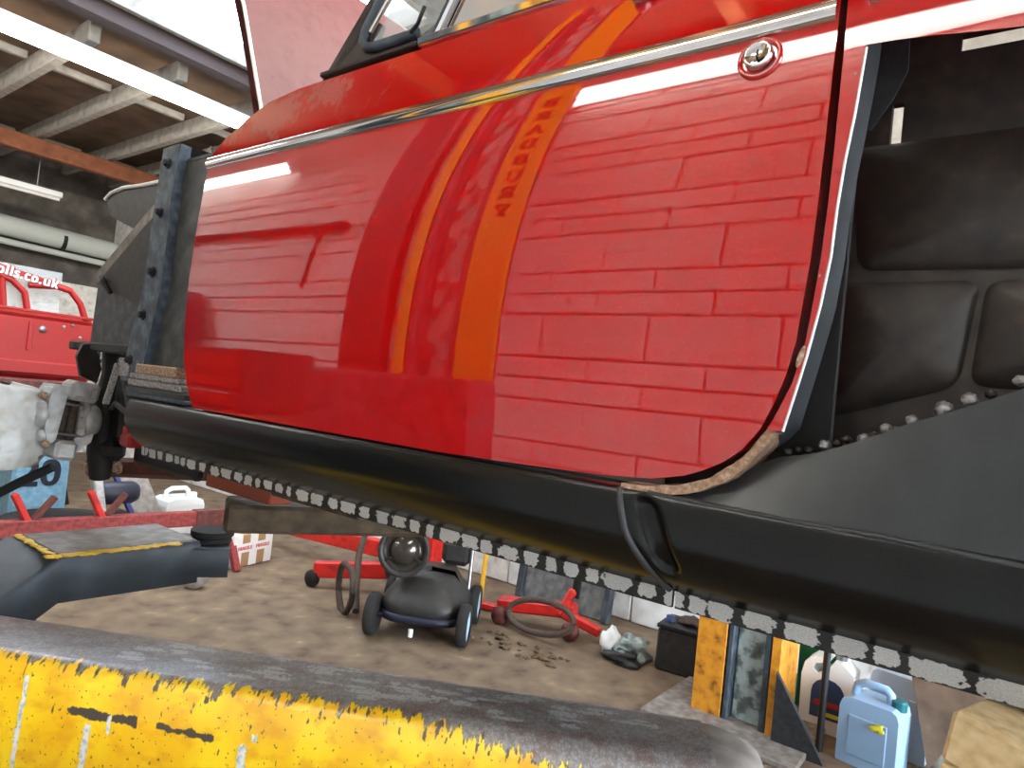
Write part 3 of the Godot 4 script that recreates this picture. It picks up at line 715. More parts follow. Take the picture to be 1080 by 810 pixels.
func pressed_field(st, c: Array, z: float, proud: float, round_off: float):
	# a raised field with rounded corners and sloping sides
	var outer := rounded(c, 0.014, 0.0); var inner := rounded(c, 0.012, round_off * 0.55)
	var n := outer.size()
	st.set_smooth_group(1)
	for i in n:
		var j := (i + 1) % n
		var a := Vector3(outer[i].x, outer[i].y, z); var b := Vector3(outer[j].x, outer[j].y, z)
		var d := Vector3(inner[i].x, inner[i].y, z + proud); var e := Vector3(inner[j].x, inner[j].y, z + proud)
		quad(st, a, d, e, b)
	st.set_smooth_group(1)
	var mid := Vector2.ZERO
	for p in inner: mid += p / n
	for i in n:
		var j := (i + 1) % n
		tri(st, Vector3(mid.x, mid.y, z + proud), Vector3(inner[j].x, inner[j].y, z + proud), Vector3(inner[i].x, inner[i].y, z + proud))

func rounded(c: Array, r: float, inset: float) -> PackedVector2Array:
	# clockwise outline of a four-sided field with rounded corners, moved inwards by inset
	var out := PackedVector2Array()
	var n := c.size()
	for i in n:
		var p: Vector2 = c[i]; var a: Vector2 = (c[(i + n - 1) % n] - p).normalized(); var b: Vector2 = (c[(i + 1) % n] - p).normalized()
		var s := p + (a + b) * inset
		for k in 5:
			var t := k / 4.0
			var p0 := s + a * r; var p2 := s + b * r
			out.append(p0.lerp(s, t).lerp(s.lerp(p2, t), t))
	return out

func blob(st, at: Vector3, r: Vector3, n := 16, m := 10, rough := 0.15, turn := Basis.IDENTITY, sd := 0):
	# a lumpy rounded mass
	var nz := noise(sd + int(at.x * 1000), 0.62, 2)
	st.set_smooth_group(1)
	var p := func(i: int, j: int) -> Vector3:
		var th := PI * j / m; var ph := TAU * (i % n) / n
		var d := Vector3(sin(th) * cos(ph), cos(th), sin(th) * sin(ph))
		return at + turn * (d * r * (1.0 + rough * nz.get_noise_3d(d.x * 1.6, d.y * 1.6, d.z * 1.6) * 2.0))
	for j in m:
		for i in n:
			var a: Vector3 = p.call(i, j); var b: Vector3 = p.call(i + 1, j); var c: Vector3 = p.call(i + 1, j + 1); var d: Vector3 = p.call(i, j + 1)
			if j > 0: tri(st, a, b, c)
			if j < m - 1: tri(st, a, c, d)

func door_paint() -> StandardMaterial3D:
	var m: StandardMaterial3D = M.red.duplicate(); m.albedo_color = Color.WHITE
	var n1 := noise(81, 0.012, 4); var n2 := noise(82, 0.06, 4); var n3 := noise(83, 0.3, 2)
	var w := 1024; var h := 512
	m.albedo_texture = tex(w, h, func(x, y):
		var c := Color(0.70, 0.035, 0.03)
		var px: float = x * 1.02 / w - 1.15; var py: float = 1.66 - y * 0.54 / h
		# dry dust lying in a patch on the front of the shoulder
		var q: float = 1.0 - smoothstep(0.0, 1.0, Vector2((px + 0.94) / 0.22, (py - 1.612) / 0.058).length() + n1.get_noise_2d(x, y) * 0.9 + n2.get_noise_2d(x, y) * 0.5)
		q = clampf(q * 1.6, 0, 1) * (0.62 + 0.3 * n3.get_noise_2d(x, y))
		c = c.lerp(Color(0.70, 0.50, 0.48), clampf(q, 0, 0.7))
		# specks
		if n3.get_noise_2d(x * 3.0, y * 3.0) > 0.70: c = c.lerp(Color(0.78, 0.45, 0.42), 0.35)
		return c)
	return m

func flange_paint() -> StandardMaterial3D:
	# black seam with ground bright patches: short and crowded at the front, long and rounded towards the rear
	var r := RandomNumberGenerator.new(); r.seed = 19
	var spots := []
	var x := -1.28
	while x < 0.36:
		var t := clampf((x + 1.28) / 1.2, 0, 1)
		var w := lerpf(0.017, 0.026, t) * r.randf_range(0.5, 1.4) + (0.006 if t < 0.3 else 0.0)
		spots.append([x + w / 2, w / 2, r.randf_range(0.38, 0.52), r.randf_range(0.42, 0.52), r.randf()])
		x += w + lerpf(0.009, 0.0045, t) * r.randf_range(0.4, 1.8)
	var n1 := noise(91, 0.09, 3); var n2 := noise(92, 0.4, 3)
	var W := 2048; var H := 32
	var m := flat(Color.WHITE, 0.5)
	m.albedo_texture = tex(W, H, func(ix, iy):
		var px: float = ix * 1.7 / W - 1.3; var v := float(iy) / H
		var c := Color(0.06, 0.06, 0.062)
		for s in spots:
			if absf(px - s[0]) < s[1] * 1.3:
				var d := pow(absf((px - s[0]) / s[1]), 3.0) + pow(absf((v - s[2]) / s[3]), 4.0) + n1.get_noise_2d(ix * 0.9, iy * 0.7) * 1.0
				if d < 0.95:
					var b: float = 0.68 + 0.12 * n2.get_noise_2d(ix, iy) + 0.06 * s[4]
					c = Color(b, b, b * 0.99)
		return c)
	M.flange_paint = m
	return m

func build_car_front(car: Node3D):
	# --- dark panels left bare in front of the door
	var st := begin()
	grid(st, 10, 24, func(u, v):
		var y := lerpf(1.19, 1.575, v)
		var x: float = lerpf(lut([[1.19, -1.305], [1.26, -1.28], [1.34, -1.265], [1.54, -1.262], [1.575, -1.25]], y), -1.09, u)
		# pressed swages across the panel
		var z := -0.046
		for yc in [1.446, 1.385, 1.262]: z += 0.008 * exp(-pow((y - yc) / 0.010, 2.0)) * smoothstep(0.15, 0.35, u)
		return Vector3(x, y, z), 1)
	var fp := part(car, "footwell_side", st, M.bulkhead, "dark grey footwell side panel")
	st = begin(); box(st, Vector3(-1.19, 1.57, -0.10), Vector3(0.17, 0.006, 0.11), 0.002); part(fp, "top_plate", st, M.bulkhead)
	st = begin(); box(st, Vector3(-1.125, 1.545, -0.042), Vector3(0.05, 0.03, 0.008), 0.003); part(fp, "hinge_plate", st, M.black_iron)
	for p in [[-1.15, 1.505], [-1.135, 1.49]]:
		st = begin(); lathe(st, [[0.006, 0], [0.006, 0.004], [0.004, 0.006], [0, 0.006]], Vector3(p[0], p[1], -0.046), Vector3.BACK, 6); part(fp, "bolt", st, M.black_iron)
	# upright flange the front wing was bolted to
	st = begin()
	var lf := [[1.158, -1.379], [1.262, -1.353], [1.343, -1.328], [1.459, -1.326], [1.54, -1.320], [1.597, -1.314]]
	var rf := [[1.158, -1.303], [1.262, -1.277], [1.341, -1.260], [1.454, -1.259], [1.54, -1.259], [1.597, -1.247]]
	grid(st, 4, 30, func(u, v):
		var y := lerpf(1.16, 1.597, v)
		return Vector3(lerpf(lut(lf, y), lut(rf, y), u), y, -0.030 + 0.002 * sin(y * 60.0) * u), 1)
	grid(st, 1, 30, func(u, v):
		var y := lerpf(1.16, 1.597, v)
		return Vector3(lut(rf, y), y, lerpf(-0.03, -0.05, u)), 2)
	grid(st, 1, 30, func(u, v):
		var y := lerpf(1.16, 1.597, v)
		return Vector3(lut(lf, y), y, lerpf(-0.06, -0.03, u)), 3)
	grid(st, 1, 1, func(u, v): return Vector3(lerpf(-1.314, -1.247, u), 1.597 + 0.004 * v, -0.03 - 0.09 * v), 4)
	var fl := part(car, "wing_flange", st, M.flange_blue, "blue grey upright flange with bolts")
	for p in [[-1.285, 1.565], [-1.292, 1.475], [-1.296, 1.365], [-1.312, 1.285], [-1.345, 1.20]]:
		st = begin(); lathe(st, [[0.010, 0.0], [0.010, 0.002], [0.0065, 0.0025], [0.0065, 0.008], [0.005, 0.0095], [0.0, 0.0095]], Vector3(p[0], p[1], -0.029), Vector3.BACK, 6, true); part(fl, "bolt", st, M.black_iron)
	# stepped bare brackets between flange and sill
	var br := [[1.186, 0.018, -1.30, -1.15, "bronze"], [1.172, 0.010, -1.32, -1.14, "bare"], [1.160, 0.012, -1.325, -1.13, "bare"], [1.147, 0.012, -1.33, -1.115, "black_soft"], [1.138, 0.008, -1.33, -1.11, "flange_blue"]]
	for b in br:
		st = begin(); box(st, Vector3((b[2] + b[3]) / 2, b[0], -0.035), Vector3(b[3] - b[2], b[1], 0.03), 0.002); part(fl, "bracket", st, M[b[4]])
	st = begin(); bar(st, Vector3(-1.395, 1.19, -0.03), Vector3(-1.43, 1.11, -0.03), 0.006, 0.012, 0.001, Vector3.BACK); part(fl, "bright_edge", st, M.bare)
	st = begin(); box(st, Vector3(-1.37, 1.185, -0.034), Vector3(0.05, 0.035, 0.01), 0.002); part(fl, "bolt_plate", st, M.bare)
	# grey inner wing further forward
	st = begin(); extrude(st, PackedVector2Array([Vector2(-1.40, 1.60), Vector2(-1.60, 1.535), Vector2(-1.846, 1.40), Vector2(-1.854, 1.232), Vector2(-1.40, 1.232)]), Vector3(0, 0, -0.15), Vector3.RIGHT, Vector3.UP, 0.006)
	var iw := part(car, "inner_wing", st, M.bulkhead, "grey inner wing panel")
	st = begin(); bar(st, Vector3(-1.36, 1.64, -0.147), Vector3(-1.60, 1.53, -0.147), 0.006, 0.03, 0.002, Vector3.UP); bar(st, Vector3(-1.60, 1.53, -0.147), Vector3(-1.846, 1.392, -0.147), 0.006, 0.03, 0.002, Vector3.UP); part(iw, "folded_edge", st, M.grey_worn)
	st = begin(); extrude(st, PackedVector2Array([Vector2(-1.40, 1.32), Vector2(-1.60, 1.322), Vector2(-1.835, 1.378), Vector2(-1.62, 1.505), Vector2(-1.40, 1.55)]), Vector3(0, 0, -0.144), Vector3.RIGHT, Vector3.UP, 0.005); part(iw, "stiffener", st, M.rusty_dark)
	st = begin(); tube(st, [Vector3(-1.79, 1.382, -0.14), Vector3(-1.775, 1.388, -0.128), Vector3(-1.755, 1.375, -0.126), Vector3(-1.74, 1.352, -0.138)], 0.006, 8); part(iw, "hook", st, M.black_iron)
	st = begin(); box(st, Vector3(-1.70, 1.222, -0.145), Vector3(0.46, 0.022, 0.03), 0.004); part(iw, "bottom_rail", st, M.black_iron)
	# dark arch panel with a pale torn edge, on the far side of the engine bay
	st = begin()
	var arc := [Vector3(-2.265, 1.675, -0.30), Vector3(-2.23, 1.690, -0.30), Vector3(-2.15, 1.698, -0.30), Vector3(-2.03, 1.692, -0.30), Vector3(-1.86, 1.69, -0.30)]
	var ap := PackedVector2Array()
	for p in arc: ap.append(Vector2(p.x, p.y))
	ap.append_array(PackedVector2Array([Vector2(-1.80, 1.54), Vector2(-2.05, 1.57), Vector2(-2.22, 1.62)]))
	extrude(st, ap, Vector3(0, 0, -0.302), Vector3.RIGHT, Vector3.UP, 0.005)
	var ar := part(car, "arch_panel", st, M.rusty_dark)
	st = begin(); tube(st, arc, 0.006, 8); part(ar, "torn_edge", st, M.tape_white)
	st = begin(); bar(st, Vector3(-1.9, 1.56, -0.31), Vector3(-1.25, 1.50, -0.31), 0.02, 0.05, 0.004); part(ar, "stay", st, M.under)

	# --- brake caliper: two cast halves over the worn pads
	st = begin()
	var cx := -1.80
	var zy := func(a: Array) -> PackedVector2Array:
		var p := PackedVector2Array()
		for e in a: p.append(Vector2(-e[0], e[1]))
		return p
	# outer half nearest the wheel, then the bridges at top and bottom and the inner half, each at its own depth
	extrude(st, zy.call([[-0.050, 1.112], [-0.058, 1.126], [-0.084, 1.124], [-0.080, 1.09], [-0.068, 1.0], [-0.060, 0.992], [-0.050, 1.0], [-0.044, 1.03], [-0.046, 1.09]]), Vector3(cx + 0.040, 0, 0), Vector3.FORWARD, Vector3.UP, 0.085)
	lathe(st, [[0.0, -0.008], [0.026, -0.006], [0.031, 0.0], [0.031, 0.012], [0.026, 0.020], [0.0, 0.022]], Vector3(cx + 0.010, 1.056, -0.050), Vector3.BACK, 24)
	lathe(st, [[0.014, -0.01], [0.014, 0.008], [0.010, 0.012], [0.0, 0.012]], Vector3(cx + 0.022, 1.008, -0.048), Vector3.BACK, 14)
	lathe(st, [[0.013, -0.01], [0.013, 0.008], [0.009, 0.012], [0.0, 0.012]], Vector3(cx + 0.022, 1.108, -0.048), Vector3.BACK, 14)
	var ca := part(car, "brake_caliper", st, M.alloy, "silver brake caliper with worn pads")
	st = begin(); box(st, Vector3(cx + 0.020, 1.114, -0.114), Vector3(0.075, 0.046, 0.062), 0.009, Basis(Vector3.RIGHT, -0.12)); box(st, Vector3(cx + 0.062, 1.116, -0.106), Vector3(0.008, 0.030, 0.034), 0.003, Basis(Vector3.RIGHT, -0.12)); part(ca, "top_bridge", st, M.alloy)
	st = begin(); box(st, Vector3(cx + 0.022, 0.977, -0.087), Vector3(0.070, 0.045, 0.046), 0.008, Basis(Vector3.RIGHT, -0.10)); part(ca, "bottom_bridge", st, M.alloy)
	st = begin(); lathe(st, [[0.0, -0.006], [0.032, -0.004], [0.038, 0.006], [0.038, 0.026], [0.032, 0.036], [0.0, 0.04]], Vector3(cx + 0.006, 1.046, -0.126), Vector3.FORWARD, 24); box(st, Vector3(cx + 0.012, 1.05, -0.124), Vector3(0.055, 0.088, 0.022), 0.006, Basis(Vector3.RIGHT, -0.08)); part(ca, "piston_housing", st, M.alloy)
	for k in 3:
		st = begin(); box(st, Vector3(cx + 0.038, 1.075 - 0.024 * k, -0.116), Vector3(0.012, 0.010, 0.012), 0.003); part(ca, "casting_boss", st, M.alloy)
	st = begin(); extrude(st, zy.call([[-0.150, 1.015], [-0.146, 0.995], [-0.112, 0.965], [-0.106, 0.97], [-0.110, 1.005]]), Vector3(cx + 0.03, 0, 0), Vector3.FORWARD, Vector3.UP, 0.04); part(ca, "casting_lug", st, M.alloy)
	for z in [-0.083, -0.103]:
		st = begin(); box(st, Vector3(cx + 0.010, 1.048, z), Vector3(0.03, 0.10, 0.018), 0.003, Basis(Vector3.RIGHT, -0.06)); part(ca, "brake_pad", st, M.pad)
	for y in [1.015, 1.085]:
		st = begin(); tube(st, [Vector3(cx + 0.034, y, -0.065), Vector3(cx + 0.034, y - 0.004, -0.122)], 0.0035, 8); part(ca, "retaining_pin", st, M.steel)
	for p in [[1.117, -0.125], [1.09, -0.135], [0.99, -0.05], [1.10, -0.035]]:
		st = begin(); lathe(st, [[0.009, 0], [0.009, 0.012], [0.006, 0.015], [0, 0.015]], Vector3(cx + 0.028, p[0], p[1]), Vector3.RIGHT, 6, true); part(ca, "bolt", st, M.bronze)
	# --- upright, wishbones and other black ironwork behind the caliper
	st = begin()
	tube(st, [Vector3(cx - 0.03, 1.23, -0.19), Vector3(cx - 0.02, 1.16, -0.20), Vector3(cx - 0.02, 1.05, -0.19), Vector3(cx - 0.02, 0.96, -0.19), Vector3(cx - 0.03, 0.90, -0.20)], [0.02, 0.028, 0.035, 0.03, 0.024], 12)
	box(st, Vector3(cx + 0.04, 1.08, -0.215), Vector3(0.06, 0.16, 0.05), 0.012)
	box(st, Vector3(cx + 0.02, 0.975, -0.20), Vector3(0.06, 0.05, 0.05), 0.014)
	var up := part(car, "hub_upright", st, M.black_iron)
	st = begin(); extrude(st, PackedVector2Array([Vector2(0.155, 1.135), Vector2(0.118, 1.15), Vector2(0.105, 1.195), Vector2(0.115, 1.225), Vector2(0.135, 1.228), Vector2(0.152, 1.205), Vector2(0.162, 1.17)]), Vector3(cx, 0, 0), Vector3.FORWARD, Vector3.UP, 0.012); part(up, "disc_shield", st, M.rusty_dark)
	st = begin(); lathe(st, [[0.0, -0.02], [0.018, -0.02], [0.02, 0.0], [0.018, 0.02], [0.008, 0.026], [0.0, 0.026]], Vector3(cx + 0.05, 1.178, -0.19), Vector3(0.8, 0, 0.6), 14); part(up, "trunnion", st, M.oxide)
	st = begin(); tube(st, [Vector3(cx + 0.06, 1.08, -0.17), Vector3(cx + 0.10, 1.095, -0.16), Vector3(-1.48, 1.085, -0.10), Vector3(-1.40, 1.075, -0.06)], 0.006, 8); part(up, "brake_hose", st, M.rubber)
	st = begin(); bar(st, Vector3(-1.98, 0.905, -0.25), Vector3(-1.50, 0.965, -0.30), 0.03, 0.05, 0.01)
	lathe(st, [[0.0, -0.018], [0.028, -0.018], [0.028, 0.018], [0.0, 0.018]], Vector3(-1.98, 0.905, -0.25), Vector3(0, 0, 1), 16, true)
	var sa := part(car, "lower_wishbone", st, M.oxide, "red brown lower suspension arm")
	for p in [Vector3(-1.97, 0.907, -0.23), Vector3(-1.84, 0.922, -0.248)]:
		st = begin(); lathe(st, [[0.016, 0.0], [0.016, 0.006], [0.011, 0.008], [0.011, 0.016], [0.0, 0.016]], p, Vector3(0.1, 0, 0.99), 6, true); part(sa, "bolt", st, M.bronze)
	st = begin(); extrude(st, PackedVector2Array([Vector2(-1.75, 0.955), Vector2(-1.45, 1.0), Vector2(-1.45, 1.06), Vector2(-1.62, 1.01)]), Vector3(0, 0, -0.30), Vector3.RIGHT, Vector3.UP, 0.02); part(sa, "spring_pan", st, M.rusty_dark)
	st = begin(); lathe(st, [[0.02, -0.05], [0.028, -0.04], [0.028, 0.04], [0.02, 0.05]], Vector3(-1.62, 1.06, -0.18), Vector3(0.3, 0.9, 0.1).normalized(), 14); box(st, Vector3(-1.60, 1.02, -0.17), Vector3(0.05, 0.03, 0.05), 0.006); part(car, "bump_stop", st, M.race_red, "bright red bush under the bulkhead")
	st = begin(); tube(st, [Vector3(-1.70, 1.20, -0.17), Vector3(-1.60, 1.10, -0.16), Vector3(-1.60, 1.02, -0.18)], 0.018, 10); box(st, Vector3(-1.58, 1.06, -0.24), Vector3(0.3, 0.22, 0.03), 0.01); part(car, "damper", st, M.black_iron)

# ============================================================ lift
func sweep_section(st, path: Array, sec: Array, uv_scale := Vector2.ONE):
	# an open-ended section [side, height] carried along a path with mitred bends; the ends are closed
	var rings := []; var us := []; var run := 0.0
	for i in path.size():
		var d: Vector3
		if i == 0: d = path[1] - path[0]
		elif i == path.size() - 1: d = path[i] - path[i - 1]
		else: d = (path[i + 1] - path[i]).normalized() + (path[i] - path[i - 1]).normalized()
		var s := Vector3(d.x, 0, d.z).normalized().cross(Vector3.UP)
		var k := 1.0
		if i > 0 and i < path.size() - 1:
			var e: Vector3 = path[i + 1] - path[i]
			k = 1.0 / maxf(0.5, Vector3(e.x, 0, e.z).normalized().cross(Vector3.UP).dot(s))
		var ring := []
		for q in sec: ring.append(path[i] + s * q[0] * k + Vector3.UP * q[1])
		rings.append(ring)
		if i > 0: run += (path[i] - path[i - 1]).length()
		us.append(run)
	var vs := [0.0]
	for q in range(1, sec.size() + 1):
		var a: Array = sec[q - 1]; var b: Array = sec[q % sec.size()]
		vs.append(vs[-1] + Vector2(a[0] - b[0], a[1] - b[1]).length())
	st.set_smooth_group(1)
	for i in path.size() - 1:
		for q in sec.size():
			var q2 := (q + 1) % sec.size()
			quaduv(st, rings[i][q2], rings[i + 1][q2], rings[i + 1][q], rings[i][q], Vector2(us[i], vs[q + 1]) * uv_scale, Vector2(us[i + 1], vs[q + 1]) * uv_scale, Vector2(us[i + 1], vs[q]) * uv_scale, Vector2(us[i], vs[q]) * uv_scale)
	st.set_smooth_group(-1)
	for q in range(1, sec.size() - 1):
		triuv(st, rings[0][0], rings[0][q], rings[0][q + 1], Vector2(0, 0.3), Vector2(0.01, 0.3), Vector2(0.01, 0.31))
		triuv(st, rings[-1][0], rings[-1][q + 1], rings[-1][q], Vector2(0, 0.3), Vector2(0.01, 0.3), Vector2(0.01, 0.31))

func round_section(w: float, top: float, bottom: float, r: float) -> Array:
	# from the far foot up, over the top and down the near side; arcs of five points
	var s := [[-w / 2, bottom]]
	for k in 6:
		var a := PI - k * PI / 10.0
		s.append([-w / 2 + r + cos(a) * r, top - r + sin(a) * r])
	for k in 6:
		var a := PI / 2 - k * PI / 10.0
		s.append([w / 2 - r + cos(a) * r, top - r + sin(a) * r])
	s.append([w / 2, bottom])
	return s

func arm_paint() -> StandardMaterial3D:
	# v runs round the section: far side, worn top, rubbed near edge, chipped yellow near side
	var n1 := noise(101, 0.02, 4); var n2 := noise(102, 0.10, 4); var n3 := noise(103, 0.35, 2); var n4 := noise(104, 0.008, 3)
	var W := 2048; var H := 512
	var total := ARM_TOTAL
	var flakes := []
	var rr := RandomNumberGenerator.new(); rr.seed = 5
	# the far side takes 0.188 of v, the far edge 0.05, the top 0.101, the near edge 0.05, then the near side
	for k in 60: flakes.append([rr.randf_range(0.8, 1.65), rr.randf_range(0.225, 0.325), rr.randf_range(0.010, 0.030), rr.randf_range(0.004, 0.010)])
	var m := flat(Color.WHITE, 0.36, 0.0, 0.7)
	var f := func(ix, iy):
		var u: float = ix * 2.2 / W; var v: float = iy * total / H
		var a: float = n1.get_noise_2d(ix, iy * 2.0); var b: float = n2.get_noise_2d(ix, iy * 1.3); var c3: float = n3.get_noise_2d(ix, iy)
		if v < 0.17 or v > 0.60: return Color(0.20, 0.22, 0.24)
		var col := Color(0.42, 0.39, 0.375).lerp(Color(0.55, 0.52, 0.50), clampf(0.5 + b, 0, 1))
		col = col.lerp(Color(0.38, 0.28, 0.25), clampf(a * 1.5, 0, 0.6))
		if c3 > 0.36: col = col.lerp(Color(0.72, 0.72, 0.72), 0.5)
		# grey flakes of old paint on the top
		for s in flakes:
			if absf(u - s[0]) < 0.04 and absf(v - s[1]) < 0.014:
				if pow((u - s[0]) / s[2], 2) + pow((v - s[1]) / s[3], 2) + b * 1.6 < 0.8: col = Color(0.62, 0.62, 0.61).lerp(Color(0.72, 0.72, 0.71), clampf(c3 + 0.4, 0, 1))
		# yellow flecks left along the far edge
		if v < 0.26 and u < 1.05 and n2.get_noise_2d(ix * 0.35, iy * 2.4) > 0.40: col = Color(0.74, 0.58, 0.28)
		# yellow paint on the near side with a ragged upper boundary
		var edge: float = 0.350 + 0.020 * n2.get_noise_2d(ix * 0.45, 7.0) + 0.010 * n3.get_noise_2d(ix * 0.5, 3.0) + 0.07 * smoothstep(1.25, 1.75, u)
		if v > edge:
			var y := Color(0.93, 0.72, 0.05).lerp(Color(0.97, 0.82, 0.10), clampf(0.5 + n4.get_noise_2d(ix, iy) * 1.5, 0, 1))
			y = y.lerp(Color(0.85, 0.56, 0.05), clampf(a * 1.1, 0, 0.6))
			var chip: float = n2.get_noise_2d(ix * 0.9, iy * 0.35) + 0.42 * (1.0 - smoothstep(0.0, 0.03, v - edge))
			if chip > 0.60 or n3.get_noise_2d(ix * 0.35, iy * 0.5 + 50) > 0.66: y = Color(0.29, 0.25, 0.22)
			# long dark scrapes
			var sc: float = absf(v - 0.418 - 0.006 * n1.get_noise_2d(ix * 0.7, 0) - (u - 0.85) * 0.02)
			if sc < 0.005 + 0.006 * n2.get_noise_2d(ix * 0.3, 90.0) and ((u > 0.80 and u < 0.91) or (u > 0.94 and u < 1.03)): y = Color(0.27, 0.23, 0.21)
			# white runs of paint
			for s in [[0.73, 0.378, 0.0050, 0.3], [0.835, 0.430, 0.0065, 0.2], [0.868, 0.415, 0.0035, 0.028], [1.09, 0.408, 0.0060, 0.012], [1.075, 0.425, 0.008, 0.09]]:
				var du: float = u - s[0] + (v - s[1]) * 0.06 + 0.002 * b
				if v > s[1] + 0.006 * b and v < s[1] + s[3] and absf(du) < s[2] * (0.75 + 0.7 * b): y = Color(0.84, 0.84, 0.82).lerp(Color(0.55, 0.58, 0.58), clampf(b * 1.5, 0, 1))
			col = y
		return col
	m.albedo_texture = tex(W, H, f)
	return m

const ARM_TOTAL := 0.80

func build_lift():
	# ---- near column: behind the camera, mirrored in the door
	var lift := thing("lift_column", "yellow and grey lift column with red lettering mirrored in the red door", "lift", Vector3(-1.2, 0, 0.8), "two columns of the car lift")
	column(lift, Vector3(-1.15, 0, 0.65), 1.0, 0.12)
	# stacked letters on the face towards the car
	var y := 2.20
	for ch in "BRADBURY":
		var o := MeshInstance3D.new(); o.name = "letter"; o.mesh = text_mesh(ch, 0.040, 0.004, true); o.material_override = M.letter_red
		lift.add_child(o, true); o.set_meta("label", "red letter on the yellow column face")
		o.global_transform = Transform3D(Basis(Vector3.UP, PI).scaled(Vector3(1.45, 1.0, 1.0)), Vector3(-1.04, y, 0.6485))
		y -= 0.0655
	var st := begin(); box(st, Vector3(-1.25, 0.80, 0.60), Vector3(0.60, 0.84, 0.09), 0.012); part(lift, "carriage", st, M.post_blue)
	st = begin(); box(st, Vector3(-1.47, 1.30, 0.76), Vector3(0.17, 2.55, 0.20), 0.012); part(lift, "motor_housing", st, M.dark_steel)
	st = begin(); box(st, Vector3(-1.345, 1.30, 0.70), Vector3(0.055, 2.55, 0.03), 0.008); part(lift, "cable_duct", st, M.post_grey)
	# rear arm that crosses the foreground
	var sec := round_section(0.165, 0.0, -0.22, 0.032)
	st = begin()
	sweep_section(st, [Vector3(-1.25, 0.75, 0.62), Vector3(-1.46, 0.75, 0.36), Vector3(-1.335, 0.75, 0.185), Vector3(-0.80, 0.75, -0.145), Vector3(-0.50, 0.75, -0.330), Vector3(-0.335, 0.75, -0.432)], sec, Vector2(1.0 / 2.2, 1.0 / ARM_TOTAL))
	part(lift, "rear_arm", st, arm_paint(), "yellow lift arm worn to bare grey metal on top")
	st = begin(); lathe(st, [[0.0, -0.22], [0.083, -0.22], [0.083, -0.034], [0.073, -0.012], [0.05, -0.001], [0.0, -0.001]], Vector3(-0.335, 0.75, -0.432), Vector3.UP, 28); part(lift, "arm_end", st, M.grey_worn)
	# front arm
	var sb := round_section(0.235, 0.0, -0.105, 0.012)
	st = begin(); sweep_section(st, [Vector3(-1.45, 0.52, 0.62), Vector3(-1.62, 0.52, 0.42), Vector3(-1.795, 0.752, -0.06), Vector3(-1.80, 0.75, -0.40)], sb); var fa := part(lift, "front_arm", st, M.blue_arm, "blue grey lift arm with yellow chipped edges")
	st = begin(); box(st, Vector3(-1.80, 0.752, -0.235), Vector3(0.215, 0.006, 0.32), 0.002); part(fa, "top_plate", st, M.grey_worn)
	st = begin(); sweep_section(st, [Vector3(-1.78, 0.738, -0.38), Vector3(-1.72, 0.735, -0.50)], round_section(0.18, 0.0, -0.075, 0.01)); part(fa, "sliding_arm", st, M.blue_arm)
	st = begin()
	chips(st, Vector3(-1.678, 0.753, -0.062), Vector3(-1.685, 0.753, -0.34), 0.019, 60); chips(st, Vector3(-1.69, 0.756, -0.060), Vector3(-1.905, 0.756, -0.060), 0.010, 44)
	var ch2 := part(fa, "yellow_paint_chips", st, M.yellow_chip, "bright yellow paint left on the edges"); ch2.set_meta("kind", "stuff")
	st = begin(); lathe(st, [[0.05, 0.0], [0.05, 0.012], [0.055, 0.016], [0.055, 0.03], [0.0, 0.03]], Vector3(-1.735, 0.737, -0.46), Vector3.UP, 20, true); part(fa, "lift_pad", st, M.rubber)
	# ---- far column
	var far := thing("lift_column", "orange yellow and blue grey lift column standing beyond the sill", "lift", Vector3(-0.88, 0, -2.35), "two columns of the car lift")
	column(far, Vector3(-0.86, 0, -2.23), -1.0, 0.25)
	st = begin(); extrude(st, PackedVector2Array([Vector2(-0.70, 0.0), Vector2(-0.51, 0.0), Vector2(-0.70, 0.28)]), Vector3(0, 0, -2.20), Vector3.RIGHT, Vector3.UP, 0.02); part(far, "foot_gusset", st, M.black_soft)
	st = begin(); box(st, Vector3(-0.87, 0.012, -2.30), Vector3(0.60, 0.024, 0.50), 0.004); part(far, "base_plate", st, M.grey_worn)
	st = begin(); box(st, Vector3(-1.25, 0.012, 0.78), Vector3(0.60, 0.024, 0.40), 0.004); part(lift, "base_plate", st, M.grey_worn)
	# ---- timbers between lift and car
	st = begin(); bar(st, Vector3(-1.374, 0.89, -0.272), Vector3(-0.92, 0.89, -1.055), 0.13, 0.06, 0.008)
	solo("timber_beam", "dark weathered timber beam lying under the car beyond the blue lift arm", "timber", st, M.timber_old)
	var tb := thing("timber_block", "pale new timber block under the rear end of the sill", "timber", Vector3(0.05, 1.0, -0.02))
	st = begin(); bar(st, Vector3(-0.020, 1.0115, -0.03), Vector3(0.14, 0.9875, 0.02), 0.07, 0.036, 0.003); part(tb, "block", st, M.timber_new)
	st = begin(); bar(st, Vector3(-0.0215, 0.9905, -0.03), Vector3(0.14, 0.9665, 0.02), 0.072, 0.006, 0.001); part(tb, "lower_lamination", st, M.timber_new)
	st = begin(); bar(st, Vector3(0.02, 1.0285, -0.062), Vector3(0.12, 1.012, -0.05), 0.02, 0.006, 0.001); solo("rusty_packer", "dark rusty steel packer between sill and pale timber block", "packer", st, M.rusty_dark)
	var sd := thing("axle_stand", "axle stand carrying the pale timber block", "stand", Vector3(0.12, 0, 0.0))
	st = begin(); lathe(st, [[0.03, 0.25], [0.03, 0.94], [0.045, 0.945], [0.045, 0.958], [0.0, 0.958]], Vector3(0.13, 0, 0.005), Vector3.UP, 16, true); part(sd, "ram", st, M.steel)
	for k in 4:
		var a := TAU * (k + 0.5) / 4
		st = begin(); bar(st, Vector3(0.13, 0.35, 0.005), Vector3(0.13 + 0.2 * cos(a), 0.01, 0.005 + 0.2 * sin(a)), 0.03, 0.03, 0.003); part(sd, "leg", st, M.workshop_red)

